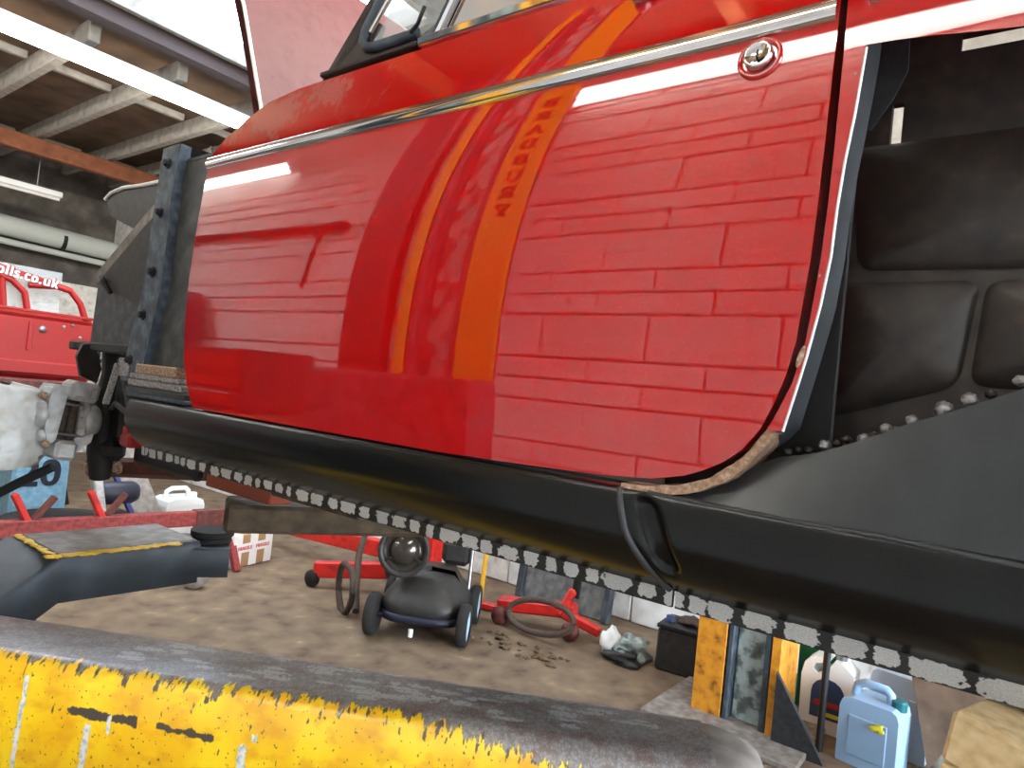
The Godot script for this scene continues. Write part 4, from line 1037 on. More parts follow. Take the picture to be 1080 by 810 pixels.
func chips(st, a: Vector3, b: Vector3, w: float, n: int):
	# ragged crumbs of paint along an edge
	for i in n:
		var t := (i + rng.randf()) / n
		var p := a.lerp(b, t)
		var r := rng.randf_range(0.35, 1.0) * w
		blob(st, p + Vector3(rng.randf_range(-0.3, 0.3) * w, 0, rng.randf_range(-0.3, 0.3) * w), Vector3(r, 0.0016, r), 7, 4, 0.5, Basis.IDENTITY, i)

func column(t: Node3D, c: Vector3, f: float, deep: float):
	# a folded channel open towards the car, f tells which way it backs; c is the middle of its open face
	var h := 2.75 if f < 0 else 3.0
	var y := h / 2 + 0.02
	var st: SurfaceTool
	for sx in [f, -f]:
		# the lip is wide on one side of the opening and narrow on the other
		var wide: bool = sx == f
		st = begin()
		box(st, Vector3(c.x + sx * (0.11 if wide else 0.145), y, c.z + f * 0.004), Vector3(0.12 if wide else 0.035, h, 0.008), 0.002)
		part(t, "front_lip", st, M.post_yellow if f < 0 else M.near_yellow, "chipped orange yellow lip")
		st = begin(); box(st, Vector3(c.x + sx * ((0.166 if f < 0 else 0.075) if wide else 0.160), y, c.z + f * (0.008 + deep / 2)), Vector3(0.008, h, deep), 0.002); part(t, "side_wall", st, M.dark_steel if f > 0 else M.post_yellow)
		st = begin(); box(st, Vector3(c.x + sx * (0.034 if wide else 0.112), y, c.z + f * 0.03), Vector3(0.024, h, 0.05), 0.005); part(t, "guide_rail", st, M.post_blue)
	st = begin(); box(st, Vector3(c.x - (0.04 if f > 0 else 0.0), y, c.z + f * deep), Vector3(0.32 if f < 0 else 0.23, h, 0.012), 0.002); part(t, "back_plate", st, M.post_grey)
	st = begin(); box(st, Vector3(c.x - f * 0.04, y, c.z + f * 0.06), Vector3(0.12, h, 0.02), 0.004); part(t, "carriage_plate", st, M.post_grey)

# ============================================================ beyond the car
func build_far_things():
	# ---- red race car standing across the bay near the end wall
	var x := -6.0
	var t := thing("race_car", "red race car with a roll cage parked across the far bay", "car", Vector3(-6.3, 0.62, -0.9))
	var st := begin(); box(st, Vector3(x - 0.45, 1.22, -0.75), Vector3(0.9, 0.52, 2.04), 0.05); part(t, "body", st, M.race_red)
	st = begin(); box(st, Vector3(x + 0.01, 1.065, -0.75), Vector3(0.05, 0.10, 2.0), 0.012); part(t, "side_rail", st, M.race_red)
	st = begin(); box(st, Vector3(x - 0.02, 0.93, -0.72), Vector3(0.10, 0.10, 1.75), 0.015); part(t, "sill", st, M.oxide)
	st = begin(); bar(st, Vector3(x + 0.006, 1.488, 0.25), Vector3(x + 0.006, 1.488, -1.72), 0.03, 0.02, 0.004); part(t, "top_edge", st, M.race_red)
	for z in [-1.30, -0.98]:
		st = begin(); box(st, Vector3(x + 0.004, 1.30, z), Vector3(0.02, 0.22, 0.03), 0.004); part(t, "panel_rib", st, M.race_red)
	st = begin(); lathe(st, [[0.028, 0.0], [0.022, 0.014], [0.0, 0.018]], Vector3(x, 1.36, -1.38), Vector3.RIGHT, 14); part(t, "filler_cap", st, M.steel)
	for p in [[1.42, -1.58], [1.33, -1.64], [1.40, -1.52]]:
		st = begin(); lathe(st, [[0.014, 0.0], [0.010, 0.012], [0.0, 0.014]], Vector3(x, p[0], p[1]), Vector3.RIGHT, 8); part(t, "rivet", st, M.steel)
	st = begin()
	tube(st, [Vector3(x - 0.05, 1.48, -1.68), Vector3(x - 0.05, 1.60, -1.63), Vector3(x - 0.05, 1.69, -1.55), Vector3(x - 0.05, 1.705, -1.45), Vector3(x - 0.05, 1.68, -1.27)], 0.024, 12)
	tube(st, [Vector3(x - 0.05, 1.50, -1.28), Vector3(x - 0.05, 1.62, -1.25), Vector3(x - 0.05, 1.70, -1.16), Vector3(x - 0.05, 1.735, -1.02), Vector3(x - 0.05, 1.74, -0.2)], 0.024, 12)
	tube(st, [Vector3(x - 0.05, 1.50, -1.13), Vector3(x - 0.05, 1.70, -1.10)], 0.022, 12)
	part(t, "roll_cage", st, M.race_red)
	# name band along the top of the clear screen
	st = begin(); box(st, Vector3(x - 0.10, 1.62, -0.95), Vector3(0.008, 0.40, 1.10), 0.002); part(t, "screen", st, M.glass)
	var tr := Transform3D(Basis(Vector3.UP, PI / 2).rotated(Vector3.RIGHT, -0.13), Vector3(x - 0.02, 1.744, -1.235))
	for k in 2:
		var o := MeshInstance3D.new(); o.name = "lettering" if k == 0 else "lettering_shadow"
		o.mesh = text_mesh("rolls.co.uk", 0.064, 0.006, false, 900); o.material_override = M.letter_white if k == 0 else M.race_red
		t.add_child(o, true); o.global_transform = tr.translated(Vector3(0.004, -0.006, 0.01) * (0.0 if k == 0 else 1.0) * -1.0)
		o.set_meta("label", "white letters with a red edge reading rolls.co.uk" if k == 0 else "red edge behind the white letters")
	st = begin(); extrude(st, PackedVector2Array([Vector2(0.6, 1.83), Vector2(1.08, 1.80), Vector2(1.55, 1.715), Vector2(1.55, 1.685), Vector2(1.08, 1.755), Vector2(0.6, 1.78)]), Vector3(x - 0.045, 0, 0), Vector3.FORWARD, Vector3.UP, 0.006); part(t, "sun_strip", st, M.race_red, "red band behind the letters")
	for z in [0.0, -1.5]:
		var s := thing("trestle", "steel trestle under the red race car, " + ("nearer the wall with the pipe" if z < -1 else "further left"), "stand", Vector3(x - 0.45, 0, z), "trestles under the race car")
		st = begin(); box(st, Vector3(x - 0.45, 0.84, z), Vector3(0.9, 0.08, 0.08), 0.006); part(s, "top_beam", st, M.under)
		for e in [-0.4, 0.4]:
			for f in [-0.2, 0.2]:
				st = begin(); bar(st, Vector3(x - 0.45 + e, 0.83, z), Vector3(x - 0.45 + e, 0.0, z + f), 0.04, 0.04, 0.004); part(s, "leg", st, M.under)
	# ---- pale blue box numbered 20
	t = thing("parts_box", "pale blue plastic box marked 20 behind the brake caliper", "box", Vector3(-5.2, 0, -0.85))
	st = begin(); box(st, Vector3(-5.33, 0.265, -1.22), Vector3(0.26, 0.53, 0.33), 0.02); part(t, "body", st, M.cyan_box)
	st = begin(); box(st, Vector3(-5.33, 0.532, -1.22), Vector3(0.28, 0.02, 0.35), 0.006); part(t, "lid", st, M.cyan_box)
	var o := MeshInstance3D.new(); o.name = "number"; o.mesh = text_mesh("20", 0.175, 0.004); o.material_override = M.navy
	t.add_child(o); o.global_transform = Transform3D(Basis(Vector3.UP, PI / 2), Vector3(-5.197, 0.385, -1.205))
	# ---- red trestle beam with forked uprights
	t = thing("beam_trestle", "faded red steel trestle with upright forks beyond the blue lift arm", "stand", Vector3(-3.9, 0, -1.2))
	st = begin(); bar(st, Vector3(-3.9, 0.325, -0.3), Vector3(-3.9, 0.30, -1.86), 0.06, 0.085, 0.006); part(t, "beam", st, M.faded_red)
	st = begin(); box(st, Vector3(-3.9, 0.302, -1.72), Vector3(0.075, 0.10, 0.26), 0.006); part(t, "sleeve", st, M.oxide)
	for z in [-0.72, -1.06]:
		st = begin(); bar(st, Vector3(-3.9, 0.33, z - 0.03), Vector3(-3.9, 0.49, z + 0.05), 0.03, 0.04, 0.005, Vector3.RIGHT); part(t, "fork", st, M.workshop_red)
		st = begin(); bar(st, Vector3(-3.9, 0.35, z - 0.04), Vector3(-3.9, 0.47, z - 0.13), 0.03, 0.035, 0.005, Vector3.RIGHT); part(t, "fork", st, M.oxide)
	for z in [-0.4, -1.8]:
		for e in [-0.18, 0.18]:
			st = begin(); bar(st, Vector3(-3.9, 0.30, z), Vector3(-3.9 + e, 0.0, z), 0.04, 0.04, 0.004); part(t, "leg", st, M.faded_red)
	# ---- tyre lying behind it
	st = begin(); lathe(st, [[0.20, 0.03], [0.30, 0.0], [0.335, 0.03], [0.345, 0.10], [0.335, 0.17], [0.30, 0.20], [0.20, 0.17], [0.19, 0.10], [0.20, 0.03]], Vector3(-4.65, 0, -1.15), Vector3.UP, 32)
	solo("tyre", "worn dark tyre lying flat behind the red trestle", "tyre", st, M.rubber)
	# ---- dark blue drum behind the caliper
	st = begin(); lathe(st, [[0.0, 0.0], [0.10, 0.0], [0.10, 0.5], [0.095, 0.52], [0.0, 0.52]], Vector3(-4.9, 0.0, -0.72), Vector3.UP, 24, true); solo("oil_drum", "dark navy drum at the left edge beside the blue box", "drum", st, M.navy)
	# ---- leaning board with a blue edge
	t = thing("leaning_board", "grey board with a dark blue edge leaning behind the red trestle", "board", Vector3(-4.3, 0, -1.4))
	st = begin(); bar(st, Vector3(-4.25, 0.0, -1.62), Vector3(-4.55, 0.66, -1.40), 0.17, 0.025, 0.003, Vector3(0.9, 0.4, 0)); part(t, "board", st, M.grey_worn)
	st = begin(); bar(st, Vector3(-4.24, 0.0, -1.525), Vector3(-4.54, 0.66, -1.305), 0.028, 0.03, 0.003, Vector3(0.9, 0.4, 0)); part(t, "edge_strip", st, M.blue_edge)
	# ---- grinder on the trestle
	t = thing("bench_grinder", "small steel and black bench tool standing between trestle and tyre", "tool", Vector3(-4.17, 0, -1.25))
	st = begin(); box(st, Vector3(-4.17, 0.16, -1.25), Vector3(0.16, 0.32, 0.16), 0.015); part(t, "pedestal", st, M.black_iron)
	st = begin(); lathe(st, [[0.0, -0.11], [0.05, -0.11], [0.065, -0.08], [0.065, 0.08], [0.05, 0.11], [0.0, 0.11]], Vector3(-4.15, 0.43, -1.25), Vector3.BACK, 20); part(t, "motor", st, M.navy)
	st = begin(); box(st, Vector3(-4.09, 0.42, -1.13), Vector3(0.06, 0.22, 0.05), 0.008, Basis(Vector3.RIGHT, 0.2)); part(t, "guard", st, M.alloy)
	# ---- white jerrycan by the timber
	jerrycan("jerrycan", "white plastic jerrycan with a dark handle slot standing beyond the timber beam", Vector3(-4.6, 0, -1.85), 0.26, 0.36, 0.22, PI / 2, M.white_plastic, M.white_plastic, "")
	# ---- engine block shapes in the dark beyond
	t = thing("engine_hoist", "red engine hoist with a long red leg in the shade beyond the timber beam", "hoist", Vector3(-3.5, 0, -2.5))
	st = begin(); bar(st, Vector3(-4.6, 0.155, -2.30), Vector3(-2.98, 0.205, -2.42), 0.07, 0.10, 0.006); part(t, "leg", st, M.workshop_red)
	st = begin(); bar(st, Vector3(-3.25, 0.10, -2.0), Vector3(-2.85, 0.14, -2.34), 0.06, 0.09, 0.006); part(t, "leg", st, M.workshop_red)
	st = begin(); box(st, Vector3(-2.98, 0.36, -2.62), Vector3(0.24, 0.60, 0.10), 0.01); part(t, "mast", st, M.workshop_red)
	for p in [Vector3(-3.25, 0.0, -1.99), Vector3(-4.45, 0.0, -2.32), Vector3(-3.0, 0.0, -2.55)]:
		st = begin(); lathe(st, [[0.0, -0.02], [0.045, -0.02], [0.05, 0.0], [0.045, 0.02], [0.0, 0.02]], p + Vector3(0, 0.05, 0), Vector3.BACK, 16); part(t, "castor", st, M.rubber)
	# ---- hoses and cables over the hoist
	for h in [[Vector3(-2.80, 0.13, -1.86), 0.125, 0.4, "dark rubber hose coil hanging on the hoist leg, the left one"], [Vector3(-2.73, 0.19, -2.22), 0.10, -0.9, "brown rubber hose coil on the hoist leg beside the mower"]]:
		st = begin()
		var ring := []
		for k in 25:
			var a := TAU * k / 24.0
			ring.append(h[0] + Vector3(cos(a) * h[1] * cos(h[2]), sin(a) * h[1] * (1.0 + 0.12 * sin(3 * a)), cos(a) * h[1] * sin(h[2])))
		tube(st, ring, 0.017, 8, false)
		solo("hose_coil", h[3], "hose", st, M.hose, "hose coils by the hoist")
	st = begin(); tube(st, [Vector3(-3.05, 0.62, -2.30), Vector3(-2.96, 0.45, -2.12), Vector3(-2.95, 0.24, -2.06), Vector3(-2.82, 0.10, -1.95), Vector3(-2.70, 0.03, -1.86)], 0.02, 8); solo("air_hose", "thick brown air hose falling down in front of the hoist mast", "hose", st, M.hose)
	# ---- cardboard carton with white printed tape
	t = thing("carton", "small cardboard carton wrapped in white tape printed FRAGILE in red", "box", Vector3(-3.9, 0, -1.95), "", 0.0)
	var b := Basis(Vector3.UP, 0.25)
	st = begin(); box(st, Vector3(-3.95, 0.10, -1.93), Vector3(0.26, 0.20, 0.30), 0.006, b); part(t, "box", st, M.cardboard)
	for k in [-0.13, 0.0, 0.13]:
		st = begin(); box(st, Vector3(-3.95, 0.1005, -1.93) + b * Vector3(0, 0, k), Vector3(0.264, 0.202, 0.07), 0.004, b); part(t, "tape", st, M.tape_white)
	st = begin(); box(st, Vector3(-3.95, 0.115, -1.93), Vector3(0.266, 0.055, 0.304), 0.002, b); part(t, "printed_tape", st, M.tape_white)
	for k in [-0.075, 0.075]:
		o = MeshInstance3D.new(); o.name = "print"; o.mesh = text_mesh("FRAGILE", 0.021, 0.002); o.material_override = M.tape_print
		t.add_child(o, true); o.global_transform = Transform3D(b * Basis(Vector3.UP, PI / 2), Vector3(-3.95, 0.115, -1.93) + b * Vector3(0.1345, 0, k))
	# ---- wheel under the blue arm
	st = begin(); lathe(st, [[0.0, -0.04], [0.05, -0.04], [0.065, -0.025], [0.065, 0.025], [0.05, 0.04], [0.0, 0.04]], Vector3(-3.55, 0.065, -1.45), Vector3(0.6, 0, 0.8), 20); solo("tin", "small dirty grey tin lying on the floor under the end of the blue lift arm", "tin", st, M.grey_worn)

func jerrycan(called, label, at: Vector3, w: float, h: float, d: float, turn: float, mat, cap, group):
	# a can with rounded shoulders, a handle bridge on top and a screw cap
	var t := thing(called, label, "jerrycan", at, group, turn)
	var st := begin()
	var pts := PackedVector2Array()
	var hh := h * 0.84
	for q in [[-0.5, 0.02, 0], [-0.48, 0.0, 0], [0.48, 0.0, 0], [0.5, 0.02, 0], [0.5, 0.86, 0], [0.46, 0.96, 0], [0.38, 1.0, 0], [-0.30, 1.0, 0], [-0.46, 0.94, 0], [-0.5, 0.84, 0]]: pts.append(Vector2(q[0] * w, q[1] * hh))
	extrude(st, pts, Vector3(0, 0, d / 2), Vector3.RIGHT, Vector3.UP, d)
	part(t, "body", st, mat, "", true)
	st = begin(); tube(st, [Vector3(-0.36 * w, hh * 0.97, 0), Vector3(-0.33 * w, h * 0.95, 0), Vector3(-0.2 * w, h, 0), Vector3(0.16 * w, h, 0), Vector3(0.24 * w, h * 0.95, 0), Vector3(0.26 * w, hh * 0.98, 0)], 0.016, 10); part(t, "handle", st, mat, "", true)
	st = begin(); lathe(st, [[0.026, hh], [0.026, hh + 0.03], [0.022, hh + 0.036], [0.0, hh + 0.036]], Vector3(0.39 * w, -0.01, 0), Vector3.UP, 16, true); part(t, "cap", st, cap, "", true)
	for k in [-1, 1]:
		st = begin(); box(st, Vector3(0, hh * 0.45, k * d * 0.5), Vector3(w * 0.66, hh * 0.6, 0.006), 0.003); part(t, "side_panel", st, mat, "", true)
	return t

func build_small_things():
	# ---- white cloth bag tied over the hub
	var st := begin()
	var nz := noise(77, 3.0, 3)
	grid(st, 36, 24, func(u, v):
		var a: float = TAU * u; var y := lerpf(0.925, 1.122, v)
		var r: float = 0.105 * (1.0 - 0.25 * pow(absf(v - 0.45) * 2.0, 3.0)) * (1.0 + 0.10 * sin(a * 5.0 + 3.0 * v) * (1.0 - v * 0.4))
		if v < 0.001 or v > 0.999: r *= 0.55
		var p := Vector3(-1.86 + cos(a) * r * 1.05, y, 0.045 - sin(a) * r * 1.15)
		return p + Vector3(1, 0.4, 1) * 0.03 * nz.get_noise_3d(p.x * 6, p.y * 6, p.z * 6), 1)
	solo("cloth_bag", "crumpled white cloth bag tied over the hub left of the brake caliper", "bag", st, M.cloth)
	st = begin(); tube(st, [Vector3(-1.86, 0.915, 0.02), Vector3(-1.90, 0.82, 0.08), Vector3(-2.05, 0.70, 0.02)], 0.016, 8); tube(st, [Vector3(-1.82, 0.93, -0.09), Vector3(-1.87, 0.885, -0.04), Vector3(-1.95, 0.82, 0.02), Vector3(-2.02, 0.74, 0.03)], 0.011, 8); solo("rubber_strap", "black rubber straps hanging below the brake caliper and cloth bag", "strap", st, M.rubber)

	# ---- mower with a round black lamp bowl on top
	var t := thing("lawn_mower", "dusty black wheeled mower with pale blue wheel discs on the floor", "mower", Vector3(-2.3, 0, -1.95))
	var fw := Vector3(0.85, 0, -0.53).normalized()   # along its front axle, left to right in the picture
	var bk := Vector3(-0.53, 0, -0.85)               # away from the camera
	var c := Vector3(-2.28, 0, -1.885)
	st = begin()
	var deck := func(u: float, v: float) -> Vector3:
		var a := TAU * u
		var rx := 0.205; var rz := 0.25
		var e := 0.55
		var px := signf(cos(a)) * pow(absf(cos(a)), e) * rx; var pz := signf(sin(a)) * pow(absf(sin(a)), e) * rz
		var lv: Array = [[1.0, 0.115], [1.04, 0.13], [1.04, 0.165], [0.98, 0.185], [0.88, 0.212], [0.76, 0.240], [0.6, 0.265], [0.0, 0.275]][roundi(v * 7)]
		var p: Vector3 = c + fw * px * lv[0] - bk * pz * lv[0] + bk * 0.22
		p.y = lv[1] - (0.02 if lv[0] > 0.9 else 0.0) * 0.0 + (0.03 if lv[0] < 0.7 else 0.0) * (1.0 if pz < 0 else 0.3)
		return p
	grid(st, 40, 7, func(u, v): return deck.call(u, v), 1); part(t, "deck", st, M.plastic_black)
	st = begin()
	for v in 1:
		var ring := []
		for k in 41: ring.append(deck.call(k / 40.0, 0.0) - Vector3(0, 0.012, 0))
		tube(st, ring, 0.022, 6, false)
	part(t, "skirt", st, M.navy)
	for s in [[-1.0, 0.0], [1.0, 0.0], [-1.0, 0.36], [1.0, 0.36]]:
		var wp: Vector3 = c + fw * 0.225 * s[0] + bk * s[1] + Vector3(0, 0.10, 0)
		st = begin(); lathe(st, [[0.0, -0.020], [0.07, -0.024], [0.09, -0.026], [0.1, -0.018], [0.1, 0.018], [0.09, 0.026], [0.07, 0.024]], wp, fw * s[0], 28); var wh := part(t, "wheel", st, M.rubber)
		st = begin(); lathe(st, [[0.0, -0.01], [0.074, -0.01], [0.074, 0.02], [0.03, 0.024], [0.0, 0.028]], wp, fw * s[0], 24); part(wh, "wheel_disc", st, M.wheel_blue, "pale blue wheel disc")
	st = begin(); tube(st, [c + fw * -0.2 + Vector3(0, 0.10, 0), c + fw * 0.2 + Vector3(0, 0.10, 0)], 0.011, 8); part(t, "axle", st, M.black_iron)
	st = begin(); box(st, c + bk * 0.40 + fw * 0.10 + Vector3(0, 0.36, 0), Vector3(0.16, 0.14, 0.14), 0.03, Basis(fw, Vector3.UP, -bk)); part(t, "motor_cover", st, M.plastic_black)
	for s in [-1.0, 1.0]:
		st = begin(); tube(st, [c + fw * 0.19 * s + bk * 0.30 + Vector3(0, 0.18, 0), c + fw * 0.18 * s + bk * 0.38 + Vector3(0, 0.50, 0)], 0.011, 8); part(t, "handle_tube", st, M.steel)
	st = begin(); tube(st, [c + fw * -0.02 + bk * -0.05 + Vector3(0, 0.065, 0), c + fw * -0.02 + bk * -0.05 + Vector3(0, 0.03, 0)], 0.012, 10); part(t, "drain_plug", st, M.white_plastic)
	# the lamp bowl resting on the deck
	var lt := thing("lamp_bowl", "round black lamp bowl with a shiny domed glass lying on the mower", "lamp bowl", Vector3(-2.32, 0.3, -1.82))
	var ax := Vector3(0.55, 0.10, 0.83).normalized()
	var lc := Vector3(-2.400, 0.41, -1.865)
	st = begin(); lathe(st, [[0.0, -0.10], [0.07, -0.095], [0.105, -0.06], [0.12, 0.0], [0.128, 0.012], [0.128, 0.03], [0.120, 0.034], [0.104, 0.028], [0.098, 0.01]], lc, ax, 36); part(lt, "bowl", st, M.plastic_black)
	st = begin(); lathe(st, [[0.098, 0.008], [0.08, 0.0], [0.072, 0.012], [0.06, 0.026], [0.035, 0.04], [0.0, 0.046]], lc, ax, 32); var dm := flat(Color(0.30, 0.28, 0.26), 0.18, 0.6); part(lt, "dome", st, dm, "dark shiny dome")
	st = begin()
	for k in 3:
		var a := TAU * k / 3 + 0.6
		var e1 := ax.cross(Vector3.UP).normalized(); var e2 := ax.cross(e1)
		bar(st, lc + ax * 0.03 + (e1 * cos(a) + e2 * sin(a)) * 0.066, lc + ax * 0.026 + (e1 * cos(a) + e2 * sin(a)) * 0.104, 0.012, 0.006, 0.002, ax)
	part(lt, "retaining_clip", st, M.black_iron)

	# ---- yellow pole with its red foot
	t = thing("jack_handle", "thin yellow pole with a red foot bar standing against the far wall", "pole", Vector3(-2.35, 0, -2.45))
	st = begin(); tube(st, [Vector3(-2.42, 0.03, -2.53), Vector3(-2.425, 0.62, -2.56)], 0.014, 10); part(t, "pole", st, M.yellow_pole)
	st = begin(); bar(st, Vector3(-2.42, 0.025, -2.53), Vector3(-2.26, 0.03, -2.56), 0.05, 0.035, 0.006); part(t, "foot_bar", st, M.workshop_red)
	# ---- grey steel cabinet back leaning on the wall
	t = thing("steel_panel", "grey steel cabinet panel with square holes leaning on the white wall", "panel", Vector3(-2.2, 0, -3.0))
	st = begin(); box(st, Vector3(-2.12, 0.22, -2.98), Vector3(0.60, 0.44, 0.05), 0.006, Basis(Vector3.RIGHT, -0.12)); part(t, "panel", st, M.grey_metal)
	st = begin(); box(st, Vector3(-2.43, 0.21, -2.96), Vector3(0.05, 0.42, 0.06), 0.005, Basis(Vector3.RIGHT, -0.12)); part(t, "side_edge", st, M.blue_arm)
	st = begin(); box(st, Vector3(-1.83, 0.21, -2.96), Vector3(0.04, 0.42, 0.06), 0.005, Basis(Vector3.RIGHT, -0.12)); part(t, "side_edge", st, M.blue_arm)
	for p in [[-2.27, 0.24, 0.06, 0.06], [-2.04, 0.15, 0.05, 0.12], [-1.94, 0.26, 0.10, 0.08]]:
		st = begin(); box(st, Vector3(p[0], p[1], -2.945), Vector3(p[2], p[3], 0.02), 0.004, Basis(Vector3.RIGHT, -0.12)); part(t, "recess", st, M.seal if p[2] < 0.1 else M.grey_worn)
	# ---- red trolley jack lying in its hose
	t = thing("trolley_jack", "red trolley jack lying on its side before the grey steel panel", "jack", Vector3(-1.880, 0.000, -2.560))
	st = begin(); bar(st, Vector3(-2.240, 0.090, -2.470), Vector3(-1.830, 0.130, -2.610), 0.09, 0.07, 0.012); part(t, "frame", st, M.workshop_red)
	st = begin(); bar(st, Vector3(-1.880, 0.120, -2.550), Vector3(-1.680, 0.060, -2.610), 0.05, 0.05, 0.01); part(t, "lifting_arm", st, M.workshop_red)
	st = begin(); bar(st, Vector3(-1.900, 0.100, -2.550), Vector3(-1.850, 0.240, -2.590), 0.05, 0.04, 0.01); part(t, "saddle", st, M.workshop_red)
	for p in [Vector3(-2.180, 0.050, -2.410), Vector3(-1.800, 0.050, -2.510)]:
		st = begin(); lathe(st, [[0.0, -0.02], [0.045, -0.02], [0.05, 0.0], [0.045, 0.02], [0.0, 0.02]], p, Vector3(0.3, 0, 0.95), 16); part(t, "wheel", st, M.oxide)
	st = begin()
	var hoop := []
	for k in 29:
		var a := TAU * k / 28.0
		hoop.append(Vector3(-1.92 + 0.2 * cos(a), 0.115 + 0.08 * sin(a) + 0.02 * cos(a), -2.40 - 0.015 * sin(a)))
	tube(st, hoop, 0.016, 8, false); solo("rubber_hoop", "grey rubber hoop looped round the red trolley jack", "hose", st, M.hose)
	# ---- rubble and shavings along the foot of the wall
	var nb := 0
	for k in 26:
		var p := Vector3(-2.13 + 0.040 * (k % 13) + rng.randf_range(-0.012, 0.012), 0, -2.16 - 0.10 * (k / 13) + rng.randf_range(-0.035, 0.035))
		var r := 0.007 + 0.017 * pow(rng.randf(), 2.0)
		st = begin(); blob(st, p + Vector3(0, r * 0.45, 0), Vector3(r * 1.3, r * 0.55, r), 9, 6, 0.5, Basis(Vector3.UP, rng.randf() * TAU), k)
		solo("rubble_lump", "small lump of brown rubble on the floor before the red trolley jack", "rubble", st, M.debris if k % 6 else M.plywood, "rubble before the trolley jack")
		nb += 1
	# ---- torn white sack and a black battery
	t = thing("torn_sack", "torn white and brown sack slumped beside the black battery", "sack", Vector3(-1.5, 0, -2.55))
	st = begin(); blob(st, Vector3(-1.57, 0.062, -2.52), Vector3(0.05, 0.065, 0.05), 18, 12, 0.3); part(t, "neck", st, M.white_plastic)
	st = begin(); blob(st, Vector3(-1.48, 0.052, -2.55), Vector3(0.10, 0.055, 0.07), 20, 12, 0.35); part(t, "body", st, M.post_grey)
	st = begin(); blob(st, Vector3(-1.48, 0.03, -2.47), Vector3(0.10, 0.03, 0.04), 18, 10, 0.4); part(t, "torn_flap", st, M.black_soft)
	t = thing("battery", "black car battery with a blue cap and pale label beside the far lift column", "battery", Vector3(-1.2, 0, -2.62))
	st = begin(); box(st, Vector3(-1.235, 0.10, -2.66), Vector3(0.24, 0.20, 0.20), 0.01, Basis(Vector3.UP, 0.1)); part(t, "case", st, M.plastic_black)
	st = begin(); box(st, Vector3(-1.235, 0.208, -2.66), Vector3(0.25, 0.02, 0.21), 0.004, Basis(Vector3.UP, 0.1)); part(t, "lid", st, M.black_iron)
	st = begin(); lathe(st, [[0.022, 0.0], [0.020, 0.03], [0.0, 0.032]], Vector3(-1.315, 0.217, -2.62), Vector3.UP, 14); part(t, "terminal_cap", st, M.label_blue)
	st = begin(); blob(st, Vector3(-1.22, 0.232, -2.66), Vector3(0.06, 0.022, 0.05), 14, 8, 0.4); part(t, "cable", st, M.hose)
	st = begin(); box(st, Vector3(-1.13, 0.11, -2.571), Vector3(0.03, 0.10, 0.004), 0.001, Basis(Vector3.UP, 0.1)); part(t, "label", st, M.tape_white)
	# ---- steel plate on the floor by the column
	st = begin(); extrude(st, PackedVector2Array([Vector2(-1.14, 2.22), Vector2(-0.90, 2.08), Vector2(-0.90, 2.50), Vector2(-1.02, 2.48)]), Vector3(0, 0.006, 0), Vector3.RIGHT, Vector3.FORWARD, 0.006); solo("floor_plate", "dark steel plate lying on the floor at the foot of the far lift column", "plate", st, M.rusty_dark)

	# ---- oil can, jerrycans, black rod
	t = thing("oil_can", "white plastic oil can with a blue picture label and green cap edge", "can", Vector3(-0.58, 0, -2.56))
	st = begin()
	var oc := PackedVector2Array([Vector2(-0.095, 0.0), Vector2(0.09, 0.0), Vector2(0.095, 0.02), Vector2(0.095, 0.30), Vector2(0.05, 0.345), Vector2(0.02, 0.345), Vector2(0.0, 0.30), Vector2(-0.04, 0.27), Vector2(-0.06, 0.285), Vector2(-0.05, 0.315), Vector2(0.0, 0.335), Vector2(-0.01, 0.352), Vector2(-0.06, 0.345), Vector2(-0.09, 0.31), Vector2(-0.1, 0.25)])
	extrude(st, oc, Vector3(-0.58, 0, -2.50), Vector3.RIGHT, Vector3(0, 0.84, 0), 0.12); part(t, "body", st, M.white_plastic)
	st = begin(); var lab := PackedVector2Array()
	for k in 9:
		var a := PI * k / 8.0
		lab.append(Vector2(cos(a) * 0.062, 0.155 + sin(a) * 0.06))
	lab.append(Vector2(-0.062, 0.055)); lab.append(Vector2(0.062, 0.055))
	extrude(st, lab, Vector3(-0.575, 0, -2.498), Vector3.RIGHT, Vector3.UP, 0.002); var la := part(t, "label", st, M.label_blue)
	st = begin(); box(st, Vector3(-0.575, 0.115, -2.4975), Vector3(0.10, 0.02, 0.002), 0.0005); part(la, "red_print", st, M.label_red)
	st = begin(); box(st, Vector3(-0.56, 0.075, -2.4975), Vector3(0.085, 0.016, 0.002), 0.0005); part(la, "yellow_print", st, M.label_yellow)
	st = begin(); lathe(st, [[0.022, 0.0], [0.022, 0.03], [0.0, 0.032]], Vector3(-0.545, 0.29, -2.56), Vector3.UP, 14, true); part(t, "cap", st, M.steel)
	t = thing("green_tin", "green rectangular tin behind the white oil can", "tin", Vector3(-0.66, 0, -2.72))
	st = begin(); box(st, Vector3(-0.66, 0.16, -2.74), Vector3(0.16, 0.32, 0.10), 0.006); part(t, "body", st, M.green)
	st = begin(); box(st, Vector3(-0.66, 0.322, -2.74), Vector3(0.165, 0.012, 0.105), 0.004); part(t, "lid", st, M.steel)
	st = begin(); tube(st, [Vector3(-0.554, 0.0, -2.32), Vector3(-0.554, 0.55, -2.32)], 0.013, 10); solo("black_rod", "thin black rod standing upright in front of the white oil can", "rod", st, M.black_iron)
	jerrycan("jerrycan", "pale blue jerrycan with a teal cap in front of the white oil can", Vector3(-0.385, 0, -2.37), 0.20, 0.285, 0.15, -0.15, M.blue_plastic, M.teal, "blue jerrycans")
	jerrycan("jerrycan", "paler jerrycan with a red cap behind the teal capped one", Vector3(-0.32, 0, -2.60), 0.21, 0.36, 0.16, PI - 0.15, M.pale_plastic, M.label_red, "blue jerrycans")
